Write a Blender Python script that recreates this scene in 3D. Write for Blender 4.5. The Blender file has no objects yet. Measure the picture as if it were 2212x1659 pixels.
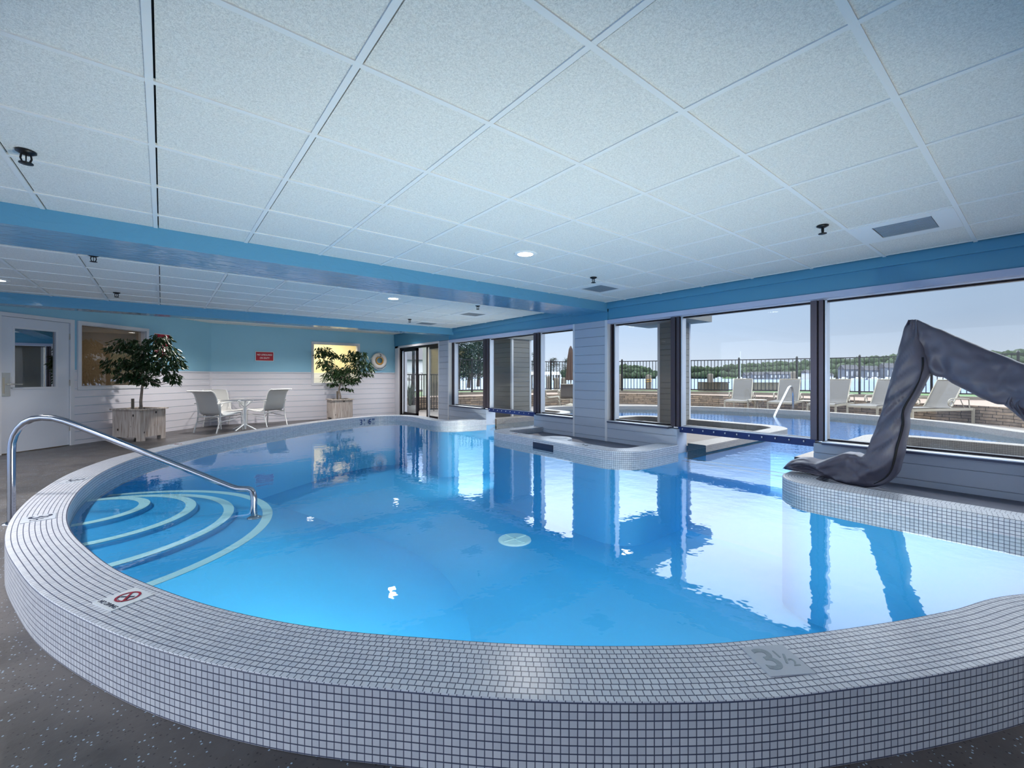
import bpy, bmesh, math, random
from math import sin, cos, pi, radians, sqrt, atan2, hypot
from mathutils import Vector, Matrix
from mathutils.geometry import delaunay_2d_cdt
random.seed(7)
SC = bpy.context.scene
COL = SC.collection

# ------------------------------------------------------------------ materials
def _nt(name):
    m = bpy.data.materials.new(name); m.use_nodes = True
    nt = m.node_tree; nt.nodes.clear()
    out = nt.nodes.new('ShaderNodeOutputMaterial')
    return m, nt, out
def N(nt, typ, **kw):
    n = nt.nodes.new(typ)
    for k, v in kw.items():
        if k.startswith('_'): setattr(n, k[1:], v)
        else: n.inputs[k].default_value = v
    return n
def L(nt, a, ai, b, bi): nt.links.new(a.outputs[ai], b.inputs[bi])
def rgb(r, g, b): 
    f = lambda c: (c/12.92 if c <= .04045 else ((c+.055)/1.055)**2.4)
    return (f(r/255), f(g/255), f(b/255), 1)
def mat(name, col, rough=.5, metal=0, bump=0, bscale=60, var=0, vscale=3, spec=.5, coord='Object', stretch=(1,1,1), trans=0):
    m, nt, out = _nt(name)
    p = N(nt, 'ShaderNodeBsdfPrincipled', Roughness=rough, Metallic=metal)
    p.inputs['Base Color'].default_value = col
    p.inputs['Specular IOR Level'].default_value = spec
    L(nt, p, 0, out, 0)
    if bump or var:
        tc = N(nt, 'ShaderNodeTexCoord'); mp = N(nt, 'ShaderNodeMapping')
        mp.inputs['Scale'].default_value = stretch
        L(nt, tc, coord, mp, 0)
    if bump:
        no = N(nt, 'ShaderNodeTexNoise', Scale=bscale, Detail=3); L(nt, mp, 0, no, 'Vector')
        b = N(nt, 'ShaderNodeBump', Strength=bump, Distance=.004); L(nt, no, 'Fac', b, 'Height'); L(nt, b, 0, p, 'Normal')
    if var:
        n2 = N(nt, 'ShaderNodeTexNoise', Scale=vscale, Detail=4); L(nt, mp, 0, n2, 'Vector')
        mr = N(nt, 'ShaderNodeMapRange'); mr.inputs[1].default_value=.3; mr.inputs[2].default_value=.7
        mr.inputs[3].default_value = 1-var; mr.inputs[4].default_value = 1+var
        L(nt, n2, 'Fac', mr, 0)
        mx = N(nt, 'ShaderNodeVectorMath', _operation='SCALE'); mx.inputs[0].default_value = col[:3]
        L(nt, mr, 0, mx, 'Scale'); L(nt, mx, 0, p, 'Base Color')
    return m
def emis(name, col, s):
    m, nt, out = _nt(name); e = N(nt, 'ShaderNodeEmission', Strength=s); e.inputs[0].default_value = col; L(nt, e, 0, out, 0); return m

M = {}
M['white'] = mat('white_paint', rgb(222,222,228), .45)
M['sidingshade'] = mat('shaded_white_siding', rgb(180,188,204), .5, bump=.08, bscale=25)  # white siding with its backlit shade and blue bounce put into the colour
M['siding'] = mat('white_siding', rgb(224,222,230), .5, bump=.08, bscale=25)
M['doorpaint'] = mat('door_paint', rgb(216,219,228), .42)
M['lilac'] = mat('window_trim_paint', rgb(190,196,222), .4)
M['tile'] = None
M['bar'] = mat('ceiling_bar', rgb(236,236,235), .38)
M['black'] = mat('black_metal', rgb(24,24,27), .4, .3)
M['bronze'] = mat('bronze_frame', rgb(36,30,34), .3, .75)
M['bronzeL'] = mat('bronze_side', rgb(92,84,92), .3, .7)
M['alu'] = mat('aluminium', rgb(222,224,230), .28, .6)
M['steel'] = mat('brushed_steel', rgb(158,160,168), .16, 1, bump=.03, bscale=300)
M['chairframe'] = mat('white_powder_coat', rgb(240,240,238), .35)
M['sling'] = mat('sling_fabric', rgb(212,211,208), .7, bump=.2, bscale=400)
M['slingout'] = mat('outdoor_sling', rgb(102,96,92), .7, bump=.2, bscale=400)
M['outframe'] = mat('outdoor_frame', rgb(156,146,130), .45)
M['bark'] = mat('ficus_bark', rgb(140,128,118), .8, bump=.5, bscale=60, var=.25, vscale=20)
M['leafA'] = mat('ficus_leaf', rgb(36,62,30), .38, var=.45, vscale=30)
M['soil'] = mat('soil', rgb(48,36,28), .95, bump=.8, bscale=80)
M['red'] = mat('red_sign', rgb(176,16,44), .35)
M['signwhite'] = mat('sign_white', rgb(240,238,238), .4)
M['ringwhite'] = mat('ring_vinyl', rgb(226,222,218), .45)
M['rope'] = mat('white_rope', rgb(225,225,220), .8)
M['amber'] = mat('amber_cord', rgb(214,160,70), .6)
M['plate'] = mat('marker_plate', rgb(178,184,194), .5, bump=.15, bscale=150)
M['plateW'] = mat('warning_plate', rgb(214,218,222), .4)
M['ink'] = mat('dark_lettering', rgb(38,46,70), .5)
M['inkfaded'] = mat('worn_lettering', rgb(140,150,158), .6, var=.12, vscale=60)
M['inkred'] = mat('red_symbol', rgb(150,30,52), .45)
M['navy'] = mat('navy_mosaic', rgb(30,66,120), .35)
M['cover'] = mat('cover_fabric', rgb(102,99,114), .46, bump=.25, bscale=9, spec=.5)
M['seam'] = mat('seam_gap_shade', rgb(20,18,24), .7)  # near-black: cover seams with fold shadow, and ceiling gap shadow, in colour
M['sill'] = mat('sill_metal', rgb(66,72,98), .32, .25)
M['sillbar'] = mat('gasket_blue', rgb(24,44,100), .35, .2)
M['extwall'] = mat('exterior_siding', rgb(118,114,108), .65)
M['exttan'] = mat('exterior_wall', rgb(108,98,86), .8)
M['extconc'] = mat('deck_concrete', rgb(124,114,108), .8, bump=.2, bscale=60, var=.08)
M['timber'] = mat('weathered_timber', rgb(112,102,92), .85, bump=.4, bscale=20, var=.15, vscale=4)
M['darktimber'] = mat('dark_timber', rgb(78,66,56), .85, bump=.4, bscale=20, var=.15, vscale=4)
M['gravel'] = mat('gravel', rgb(150,128,114), .9, bump=1, bscale=28, var=.3, vscale=26)
M['vent'] = mat('vent_louver', rgb(150,160,168), .4, .4)
M['handle'] = mat('nickel', rgb(214,208,196), .25, .9)
M['cream'] = mat('cream_wall', rgb(238,222,182), .8)
M['brownroom'] = mat('tan_wall', rgb(158,142,120), .8)
M['plaster'] = mat('pool_plaster', rgb(60,166,220), .6, var=.04, vscale=1.2)
M['plasterout'] = mat('outdoor_pool_plaster', rgb(112,166,210), .6)
M['nosing'] = mat('step_nosing', rgb(210,236,236), .6)
M['grass'] = mat('grass', rgb(74,98,52), .9, var=.3, vscale=.5)
M['forest'] = mat('forest_leaves', rgb(52,66,42), .9, bump=1, bscale=.6, var=.5, vscale=.16)
M['pine'] = mat('pine_leaves', rgb(48,62,42), .9, var=.5, vscale=3)
M['roofdark'] = mat('shingle_roof', rgb(74,72,78), .8)
M['house'] = mat('house_siding', rgb(96,100,110), .8)
M['housew'] = mat('house_white', rgb(196,194,194), .7)
M['boat'] = mat('boat_hull', rgb(228,230,234), .3)
M['umb'] = mat('umbrella_canvas', rgb(78,58,50), .8)
M['yucca'] = mat('strap_leaves', rgb(54,76,58), .5)
M['lens'] = emis('lamp_lens', (1,.97,.92,1), 14)
M['hull'] = M['boat']
M['tabletop'] = None

# paint with trowel texture (beams / walls)
def trowel(name, col, rough, bs, dist):
    m, nt, out = _nt(name)
    p = N(nt, 'ShaderNodeBsdfPrincipled', Roughness=rough); p.inputs['Base Color'].default_value = col
    L(nt, p, 0, out, 0)
    tc = N(nt, 'ShaderNodeTexCoord')
    mp = N(nt, 'ShaderNodeMapping'); mp.inputs['Scale'].default_value = (1, 2.2, 2.2); L(nt, tc, 'Object', mp, 0)
    n1 = N(nt, 'ShaderNodeTexNoise', Scale=3.5, Detail=5, Distortion=2.5); L(nt, mp, 0, n1, 'Vector')
    r = N(nt, 'ShaderNodeValToRGB'); r.color_ramp.elements[0].position=.47; r.color_ramp.elements[1].position=.56; L(nt, n1, 'Fac', r, 0)
    n2 = N(nt, 'ShaderNodeTexNoise', Scale=40, Detail=2); L(nt, tc, 'Object', n2, 'Vector')
    ad = N(nt, 'ShaderNodeMath', _operation='MULTIPLY_ADD'); ad.inputs[1].default_value=.25; L(nt, n2, 'Fac', ad, 0); L(nt, r, 0, ad, 2)
    b = N(nt, 'ShaderNodeBump', Strength=bs, Distance=dist); L(nt, ad, 0, b, 'Height'); L(nt, b, 0, p, 'Normal')
    return m
BLUE = rgb(98,168,208)
M['blue'] = trowel('blue_paint_lit', rgb(146,198,222), .5, .12, .002)  # wall tone of the one blue paint, its brighter light put in
M['bluebeam'] = trowel('blue_gloss_paint', rgb(98,160,194), .13, .3, .004)
M['bluehead'] = trowel('blue_paint_shaded', rgb(84,150,184), .35, .1, .002)  # same blue paint, the header's backlit shade put into the colour

# acoustic ceiling tile
def ceil_mat():
    m, nt, out = _nt('acoustic_tile')
    p = N(nt, 'ShaderNodeBsdfPrincipled', Roughness=.85); L(nt, p, 0, out, 0)
    tc = N(nt, 'ShaderNodeTexCoord')
    n1 = N(nt, 'ShaderNodeTexNoise', Scale=130, Detail=2, Distortion=1.4); L(nt, tc, 'Object', n1, 'Vector')
    r = N(nt, 'ShaderNodeValToRGB'); r.color_ramp.elements[0].position=.36; r.color_ramp.elements[1].position=.6
    r.color_ramp.elements[0].color = rgb(216,215,211); r.color_ramp.elements[1].color = rgb(242,240,235); L(nt, n1, 'Fac', r, 0)
    v = N(nt, 'ShaderNodeTexVoronoi', Scale=34); L(nt, tc, 'Object', v, 'Vector')
    r2 = N(nt, 'ShaderNodeValToRGB'); r2.color_ramp.elements[0].position=.03; r2.color_ramp.elements[1].position=.06
    L(nt, v, 'Distance', r2, 0)
    mx = N(nt, 'ShaderNodeMix', _data_type='RGBA', _blend_type='MULTIPLY'); mx.inputs[0].default_value=.45
    L(nt, r, 0, mx, 6); L(nt, r2, 0, mx, 7); L(nt, mx, 2, p, 'Base Color')
    b = N(nt, 'ShaderNodeBump', Strength=.9, Distance=.003); L(nt, n1, 'Fac', b, 'Height'); L(nt, b, 0, p, 'Normal')
    return m
M['tile'] = ceil_mat()

# epoxy deck with flakes
def deck_mat():
    m, nt, out = _nt('flake_epoxy')
    p = N(nt, 'ShaderNodeBsdfPrincipled'); L(nt, p, 0, out, 0)
    tc = N(nt, 'ShaderNodeTexCoord')
    n0 = N(nt, 'ShaderNodeTexNoise', Scale=1.6, Detail=6, Roughness=.65); L(nt, tc, 'Object', n0, 'Vector')
    base = N(nt, 'ShaderNodeValToRGB'); e = base.color_ramp.elements
    e[0].position=.35; e[0].color = rgb(62,58,58); e[1].position=.65; e[1].color = rgb(86,83,84); L(nt, n0, 'Fac', base, 0)
    v = N(nt, 'ShaderNodeTexVoronoi', Scale=92, Randomness=1); L(nt, tc, 'Object', v, 'Vector')
    sx = N(nt, 'ShaderNodeSeparateColor'); L(nt, v, 'Color', sx, 0)
    lt = N(nt, 'ShaderNodeMath', _operation='LESS_THAN'); lt.inputs[1].default_value=.3; L(nt, v, 'Distance', lt, 0)
    def pick(ch, thr):
        g = N(nt, 'ShaderNodeMath', _operation='GREATER_THAN'); g.inputs[1].default_value=thr; L(nt, sx, ch, g, 0)
        a = N(nt, 'ShaderNodeMath', _operation='MULTIPLY'); L(nt, g, 0, a, 0); L(nt, lt, 0, a, 1); return a
    w = pick(0, .82); k = pick(1, .80)
    m1 = N(nt, 'ShaderNodeMix', _data_type='RGBA'); L(nt, w, 0, m1, 0); L(nt, base, 0, m1, 6); m1.inputs[7].default_value = rgb(150,172,192)
    m2 = N(nt, 'ShaderNodeMix', _data_type='RGBA'); L(nt, k, 0, m2, 0); L(nt, m1, 2, m2, 6); m2.inputs[7].default_value = rgb(34,32,36)
    L(nt, m2, 2, p, 'Base Color')
    mr = N(nt, 'ShaderNodeMapRange'); mr.inputs[1].default_value=.35; mr.inputs[2].default_value=.65; mr.inputs[3].default_value=.28; mr.inputs[4].default_value=.5
    L(nt, n0, 'Fac', mr, 0); L(nt, mr, 0, p, 'Roughness')
    n3 = N(nt, 'ShaderNodeTexNoise', Scale=22, Detail=4); L(nt, tc, 'Object', n3, 'Vector')
    b = N(nt, 'ShaderNodeBump', Strength=.35, Distance=.004); L(nt, n3, 'Fac', b, 'Height'); L(nt, b, 0, p, 'Normal')
    return m
M['deck'] = deck_mat()
M['islanddeck'] = mat('island_deck', rgb(88,90,106), .5, bump=.3, bscale=120)

# mosaic, driven by UV in tile counts
def mosaic(name, c0, c1, grout, rough=.3):
    m, nt, out = _nt(name)
    p = N(nt, 'ShaderNodeBsdfPrincipled', Roughness=rough); L(nt, p, 0, out, 0)
    uv = N(nt, 'ShaderNodeUVMap'); sx = N(nt, 'ShaderNodeSeparateXYZ'); L(nt, uv, 0, sx, 0)
    masks = []
    cells = []
    for ax, w in ((0, .05), (1, .07)):
        fr = N(nt, 'ShaderNodeMath', _operation='FRACT'); L(nt, sx, ax, fr, 0)
        fl = N(nt, 'ShaderNodeMath', _operation='FLOOR'); L(nt, sx, ax, fl, 0); cells.append(fl)
        s1 = N(nt, 'ShaderNodeMath', _operation='SUBTRACT'); s1.inputs[1].default_value=.5; L(nt, fr, 0, s1, 0)
        ab = N(nt, 'ShaderNodeMath', _operation='ABSOLUTE'); L(nt, s1, 0, ab, 0)
        mr = N(nt, 'ShaderNodeMapRange'); mr.inputs[1].default_value=.5-w-.025; mr.inputs[2].default_value=.5-w+.015; mr.inputs[3].default_value=1; mr.inputs[4].default_value=0
        L(nt, ab, 0, mr, 0); masks.append(mr)
    mm = N(nt, 'ShaderNodeMath', _operation='MINIMUM'); L(nt, masks[0], 0, mm, 0); L(nt, masks[1], 0, mm, 1)
    cv = N(nt, 'ShaderNodeCombineXYZ'); L(nt, cells[0], 0, cv, 0); L(nt, cells[1], 0, cv, 1)
    wn = N(nt, 'ShaderNodeTexWhiteNoise', _noise_dimensions='2D'); L(nt, cv, 0, wn, 'Vector')
    mc = N(nt, 'ShaderNodeMix', _data_type='RGBA'); L(nt, wn, 'Value', mc, 0); mc.inputs[6].default_value=c0; mc.inputs[7].default_value=c1
    mg = N(nt, 'ShaderNodeMix', _data_type='RGBA'); L(nt, mm, 0, mg, 0); mg.inputs[6].default_value=grout; L(nt, mc, 2, mg, 7)
    L(nt, mg, 2, p, 'Base Color')
    b = N(nt, 'ShaderNodeBump', Strength=.7, Distance=.0015); L(nt, mm, 0, b, 'Height'); L(nt, b, 0, p, 'Normal')
    return m
M['mosaic'] = mosaic('white_mosaic', rgb(196,199,208), rgb(212,214,221), rgb(70,76,102))
M['mosaicout'] = mosaic('outdoor_mosaic', rgb(136,126,118), rgb(146,137,128), rgb(90,82,78), .5)
M['mosaicout2'] = M['mosaicout']

# stacked stone for garden wall
def stone_mat():
    m, nt, out = _nt('stacked_stone')
    p = N(nt, 'ShaderNodeBsdfPrincipled', Roughness=.85); L(nt, p, 0, out, 0)
    uv = N(nt, 'ShaderNodeUVMap')
    br = N(nt, 'ShaderNodeTexBrick', Scale=1); br.inputs['Brick Width'].default_value=.36; br.inputs['Row Height'].default_value=.075
    br.inputs['Mortar Size'].default_value=.006; br.inputs['Color1'].default_value=rgb(150,128,108); br.inputs['Color2'].default_value=rgb(112,98,88); br.inputs['Mortar'].default_value=rgb(40,34,32)
    br.offset=.37; br.squash=.6; br.squash_frequency=3
    n1 = N(nt, 'ShaderNodeTexNoise', Scale=3, Detail=2); L(nt, uv, 0, n1, 'Vector')
    vm = N(nt, 'ShaderNodeVectorMath', _operation='MULTIPLY_ADD'); vm.inputs[1].default_value=(0,.05,0); L(nt, n1, 'Color', vm, 0); L(nt, uv, 0, vm, 2)
    L(nt, vm, 0, br, 'Vector'); 
    n2 = N(nt, 'ShaderNodeTexNoise', Scale=9, Detail=4); L(nt, uv, 0, n2, 'Vector')
    mx = N(nt, 'ShaderNodeMix', _data_type='RGBA', _blend_type='OVERLAY'); mx.inputs[0].default_value=.6; L(nt, br, 'Color', mx, 6); L(nt, n2, 'Fac', mx, 7)
    L(nt, mx, 2, p, 'Base Color')
    iv = N(nt, 'ShaderNodeMath', _operation='SUBTRACT'); iv.inputs[0].default_value=1; L(nt, br, 'Fac', iv, 1)
    b = N(nt, 'ShaderNodeBump', Strength=1, Distance=.03); L(nt, iv, 0, b, 'Height'); L(nt, b, 0, p, 'Normal')
    return m
M['stone'] = stone_mat()

# weathered planter boards (vertical planks, knots)
def wood_mat():
    m, nt, out = _nt('weathered_planter_wood')
    p = N(nt, 'ShaderNodeBsdfPrincipled', Roughness=.7); L(nt, p, 0, out, 0)
    tc = N(nt, 'ShaderNodeTexCoord'); mp = N(nt, 'ShaderNodeMapping'); mp.inputs['Scale'].default_value=(34,34,1.8); L(nt, tc, 'Object', mp, 0)
    n1 = N(nt, 'ShaderNodeTexNoise', Scale=1.6, Detail=5, Distortion=.6); L(nt, mp, 0, n1, 'Vector')
    r = N(nt, 'ShaderNodeValToRGB'); e=r.color_ramp.elements; e[0].position=.25; e[0].color=rgb(138,114,98); e[1].position=.62; e[1].color=rgb(206,196,188); L(nt, n1, 'Fac', r, 0)
    v = N(nt, 'ShaderNodeTexVoronoi', Scale=7); mp2 = N(nt, 'ShaderNodeMapping'); mp2.inputs['Scale'].default_value=(1.2,1.2,.8); L(nt, tc, 'Object', mp2, 0); L(nt, mp2, 0, v, 'Vector')
    r2 = N(nt, 'ShaderNodeValToRGB'); e=r2.color_ramp.elements; e[0].position=.1; e[0].color=rgb(40,26,18); e[1].position=.17; e[1].color=(1,1,1,1); L(nt, v, 'Distance', r2, 0)
    mx = N(nt, 'ShaderNodeMix', _data_type='RGBA', _blend_type='MULTIPLY'); mx.inputs[0].default_value=1; L(nt, r, 0, mx, 6); L(nt, r2, 0, mx, 7); L(nt, mx, 2, p, 'Base Color')
    b = N(nt, 'ShaderNodeBump', Strength=.3, Distance=.003); L(nt, n1, 'Fac', b, 'Height'); L(nt, b, 0, p, 'Normal')
    return m
M['planter'] = wood_mat()

def schlick(nt, f0, boost=1.0, normal=None, tint=None):
    """mirror share by angle of view, the same from both sides of a surface"""
    g = N(nt, 'ShaderNodeNewGeometry'); d = N(nt, 'ShaderNodeVectorMath', _operation='DOT_PRODUCT')
    if normal is not None: L(nt, normal, 0, d, 0)
    else: L(nt, g, 'Normal', d, 0)
    L(nt, g, 'Incoming', d, 1)
    a = N(nt, 'ShaderNodeMath', _operation='ABSOLUTE'); L(nt, d, 'Value', a, 0)
    o = N(nt, 'ShaderNodeMath', _operation='SUBTRACT', _use_clamp=True); o.inputs[0].default_value = 1; L(nt, a, 0, o, 1)
    p = N(nt, 'ShaderNodeMath', _operation='POWER'); p.inputs[1].default_value = 5; L(nt, o, 0, p, 0)
    m = N(nt, 'ShaderNodeMath', _operation='MULTIPLY_ADD', _use_clamp=True); m.inputs[1].default_value = (1-f0)*boost; m.inputs[2].default_value = f0*boost; L(nt, p, 0, m, 0)
    return m
# glass panes: clear pane that lets daylight through and mirrors a little
def glass(name, tint, ior=1.5, boost=1.0):
    m, nt, out = _nt(name)
    t = N(nt, 'ShaderNodeBsdfTransparent'); t.inputs[0].default_value = tint
    g = N(nt, 'ShaderNodeBsdfGlossy', Roughness=0.0)
    mu = schlick(nt, ((ior-1)/(ior+1))**2, boost)
    mx = N(nt, 'ShaderNodeMixShader'); L(nt, mu, 0, mx, 0); L(nt, t, 0, mx, 1); L(nt, g, 0, mx, 2); L(nt, mx, 0, out, 0)
    return m
M['glass'] = glass('window_glass', (.93,.95,.96,1), 1.33)
M['glassdark'] = glass('reflective_glass', (.64,.62,.6,1), 1.6, 2.6)
M['glassmirror'] = glass('mirror_film_glass', (.25,.24,.24,1), 3.2, 2.2)
M['tabletop'] = glass('acrylic_top', (.8,.83,.86,1), 1.5, 1.5)

def water(name, tint, ior, bs, scale, stretch=(1,1,1), bdist=.02):
    m, nt, out = _nt(name)
    t = N(nt, 'ShaderNodeBsdfTransparent'); t.inputs[0].default_value = tint
    g = N(nt, 'ShaderNodeBsdfGlossy', Roughness=.02)
    bb = N(nt, 'ShaderNodeBump', Strength=bs, Distance=bdist); f = schlick(nt, ior, 1, bb)
    mx = N(nt, 'ShaderNodeMixShader'); L(nt, f, 0, mx, 0); L(nt, t, 0, mx, 1); L(nt, g, 0, mx, 2); L(nt, mx, 0, out, 0)
    tc = N(nt, 'ShaderNodeTexCoord'); mp = N(nt, 'ShaderNodeMapping'); mp.inputs['Scale'].default_value=stretch; L(nt, tc, 'Object', mp, 0)
    n1 = N(nt, 'ShaderNodeTexNoise', Scale=scale, Detail=3, Roughness=.55); L(nt, mp, 0, n1, 'Vector')
    L(nt, n1, 'Fac', bb, 'Height'); L(nt, bb, 0, g, 'Normal')
    return m
M['water'] = water('pool_water', (.74,.91,.98,1), .07, .09, 5)
M['waterout'] = water('outdoor_pool_water', (.66,.86,.96,1), .045, .2, 7)
def lake_mat():
    m, nt, out = _nt('lake_water')
    p = N(nt, 'ShaderNodeBsdfPrincipled', Roughness=.3); p.inputs['Specular IOR Level'].default_value=.28; p.inputs['Base Color'].default_value = rgb(66,96,136); L(nt, p, 0, out, 0)
    tc = N(nt, 'ShaderNodeTexCoord')
    n1 = N(nt, 'ShaderNodeTexNoise', Scale=1.1, Detail=5, Roughness=.7); L(nt, tc, 'Object', n1, 'Vector')
    b = N(nt, 'ShaderNodeBump', Strength=.5, Distance=.25); L(nt, n1, 'Fac', b, 'Height'); L(nt, b, 0, p, 'Normal')
    return m
M['lake'] = lake_mat()

# ------------------------------------------------------------------ mesh builder
class MB:
    def __init__(s): s.v=[]; s.f=[]; s.mi=[]; s.uv={}; s.sm=[]
    def add(s, vs, fs, mi=0, uvs=None, smooth=False):
        o=len(s.v); s.v += [tuple(v) for v in vs]
        for k,f in enumerate(fs):
            if uvs: s.uv[len(s.f)] = uvs[k]
            s.f.append(tuple(o+i for i in f)); s.mi.append(mi); s.sm.append(smooth)
    def box(s, x0,x1,y0,y1,z0,z1, mi=0, M4=None):
        vs=[Vector((x,y,z)) for x in (x0,x1) for y in (y0,y1) for z in (z0,z1)]
        if M4: vs=[M4@v for v in vs]
        s.add(vs, [(0,1,3,2),(4,6,7,5),(0,4,5,1),(2,3,7,6),(0,2,6,4),(1,5,7,3)], mi)
    def obox(s, c, ax, hx, hy, hz, mi=0):   # box centred at c, local x along angle ax
        m = Matrix.Translation(c) @ Matrix.Rotation(ax,4,'Z'); s.box(-hx,hx,-hy,hy,-hz,hz,mi,m)
    def beam(s, a, b, w, h, mi=0):          # rectangular bar from a to b
        a=Vector(a); b=Vector(b); d=(b-a); l=d.length; d.normalize()
        up=Vector((0,0,1)) if abs(d.z)<.95 else Vector((1,0,0))
        x=d.cross(up).normalized(); y=x.cross(d).normalized()
        vs=[p+x*sx*w/2+y*sy*h/2 for p in (a,b) for sx,sy in ((-1,-1),(1,-1),(1,1),(-1,1))]
        s.add(vs,[(0,3,2,1),(4,5,6,7),(0,1,5,4),(1,2,6,5),(2,3,7,6),(3,0,4,7)],mi)
    def tube(s, pts, r, n=8, mi=0, cap=True, closed=False):
        pts=[Vector(p) for p in pts]; m=len(pts); rs = r if isinstance(r,(list,tuple)) else [r]*m
        vs=[]; prev=None
        for i,p in enumerate(pts):
            if closed: t=(pts[(i+1)%m]-pts[i-1])
            else: t=(pts[min(i+1,m-1)]-pts[max(i-1,0)])
            if t.length<1e-9: t=Vector((0,0,1))
            t.normalize()
            if prev is None:
                up=Vector((0,0,1)) if abs(t.z)<.9 else Vector((1,0,0)); x=t.cross(up).normalized()
            else:
                x=(prev-t*prev.dot(t))
                if x.length<1e-6: x=t.cross(Vector((.3,.5,.8)))
                x.normalize()
            prev=x; y=t.cross(x)
            for k in range(n):
                a=2*pi*k/n; vs.append(p+(x*cos(a)+y*sin(a))*rs[i])
        fs=[]
        for i in range(m if closed else m-1):
            j=(i+1)%m
            for k in range(n):
                k2=(k+1)%n; fs.append((i*n+k,i*n+k2,j*n+k2,j*n+k))
        s.add(vs,fs,mi,smooth=True)
        if cap and not closed:
            o=len(s.v); s.add(vs[:n],[tuple(range(n-1,-1,-1))],mi); s.add(vs[-n:],[tuple(range(n))],mi)
    def lathe(s, prof, c=(0,0,0), n=24, mi=0, M4=None):   # prof: list of (r,z)
        vs=[]; c=Vector(c)
        for r,z in prof:
            for k in range(n):
                a=2*pi*k/n; v=Vector((r*cos(a),r*sin(a),z))
                if M4: v=M4@v
                vs.append(v+c)
        fs=[(i*n+k,i*n+(k+1)%n,(i+1)*n+(k+1)%n,(i+1)*n+k) for i in range(len(prof)-1) for k in range(n)]
        s.add(vs,fs,mi,smooth=True)
    def poly(s, pts, z0, z1, mi=0):          # prism from convex polygon
        n=len(pts); vs=[(x,y,z0) for x,y in pts]+[(x,y,z1) for x,y in pts]
        s.add(vs,[tuple(range(n-1,-1,-1)),tuple(range(n,2*n))]+[(i,(i+1)%n,n+(i+1)%n,n+i) for i in range(n)],mi)
    def fill(s, outer, holes, z, mi=0, up=True):
        pts=[]; edges=[]; 
        for loop in [outer]+holes:
            o=len(pts); pts+=[Vector(p) for p in loop]; edges+=[(o+i,o+(i+1)%len(loop)) for i in range(len(loop))]
        r=delaunay_2d_cdt(pts,edges,[],0,1e-6)
        V,F=r[0],r[2]; out=[]
        for f in F:
            c=sum((V[i] for i in f),Vector((0,0)))/len(f)
            if inside(c,outer) and not any(inside(c,h) for h in holes): out.append(tuple(f) if up else tuple(reversed(f)))
        s.add([(v.x,v.y,z) for v in V],out,mi)
    def text(s, body, size, M4, mi=0, ext=.0015):
        cu=bpy.data.curves.new('t','FONT'); cu.body=body; cu.size=size; cu.align_x='CENTER'; cu.align_y='CENTER'; cu.extrude=ext; cu.offset=size*.012
        o=bpy.data.objects.new('t',cu); me=bpy.data.meshes.new_from_object(o)
        s.add([M4@v.co for v in me.vertices],[tuple(p.vertices) for p in me.polygons],mi)
        bpy.data.objects.remove(o); bpy.data.curves.remove(cu); bpy.data.meshes.remove(me)
    def build(s, name, mats, parent=None, origin=None):
        if not isinstance(mats,(list,tuple)): mats=[mats]
        me=bpy.data.meshes.new(name); off=Vector(origin) if origin else Vector((0,0,0))
        me.from_pydata([Vector(v)-off for v in s.v],[],s.f)
        for m in mats: me.materials.append(M[m] if isinstance(m,str) else m)
        me.polygons.foreach_set('material_index', s.mi); me.polygons.foreach_set('use_smooth', s.sm)
        if s.uv:
            ul=me.uv_layers.new(name='UVMap')
            for k,us in s.uv.items():
                for li,u in zip(me.polygons[k].loop_indices,us): ul.data[li].uv=u
        me.update()
        o=bpy.data.objects.new(name,me); COL.objects.link(o); o.location=off
        if parent is not None: o.parent=parent
        return o
def inside(p, poly):
    x,y=p[0],p[1]; c=False; n=len(poly); j=n-1
    for i in range(n):
        xi,yi=poly[i][0],poly[i][1]; xj,yj=poly[j][0],poly[j][1]
        if (yi>y)!=(yj>y) and x<(xj-xi)*(y-yi)/(yj-yi)+xi: c=not c
        j=i
    return c
def tag(o, label=None, cat=None, group=None, kind=None):
    if label: o['label']=label
    if cat: o['category']=cat
    if group: o['group']=group
    if kind: o['kind']=kind
    return o
def empty(name, loc=(0,0,0), rz=0):
    o=bpy.data.objects.new(name,None); COL.objects.link(o); o.location=loc; o.rotation_euler=(0,0,rz); o.empty_display_size=.2
    return o
def copy_tree(o, parent=None):
    c=o.copy(); COL.objects.link(c); c.parent=parent
    for ch in list(o.children): copy_tree(ch,c)
    return c
def struct(o, label=None, cat=None): tag(o,label,cat,kind='structure'); return o
def catmull(P, step=.05):
    P=[Vector(p) for p in P]; out=[]
    Q=[P[0]*2-P[1]]+P+[P[-1]*2-P[-2]]
    for i in range(1,len(Q)-2):
        a,b,c,d=Q[i-1],Q[i],Q[i+1],Q[i+2]; n=max(2,int((c-b).length/step))
        for k in range(n):
            t=k/n; out.append(.5*((2*b)+(c-a)*t+(2*a-5*b+4*c-d)*t*t+(3*b-a-3*c+d)*t**3))
    out.append(P[-1]); return out
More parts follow.
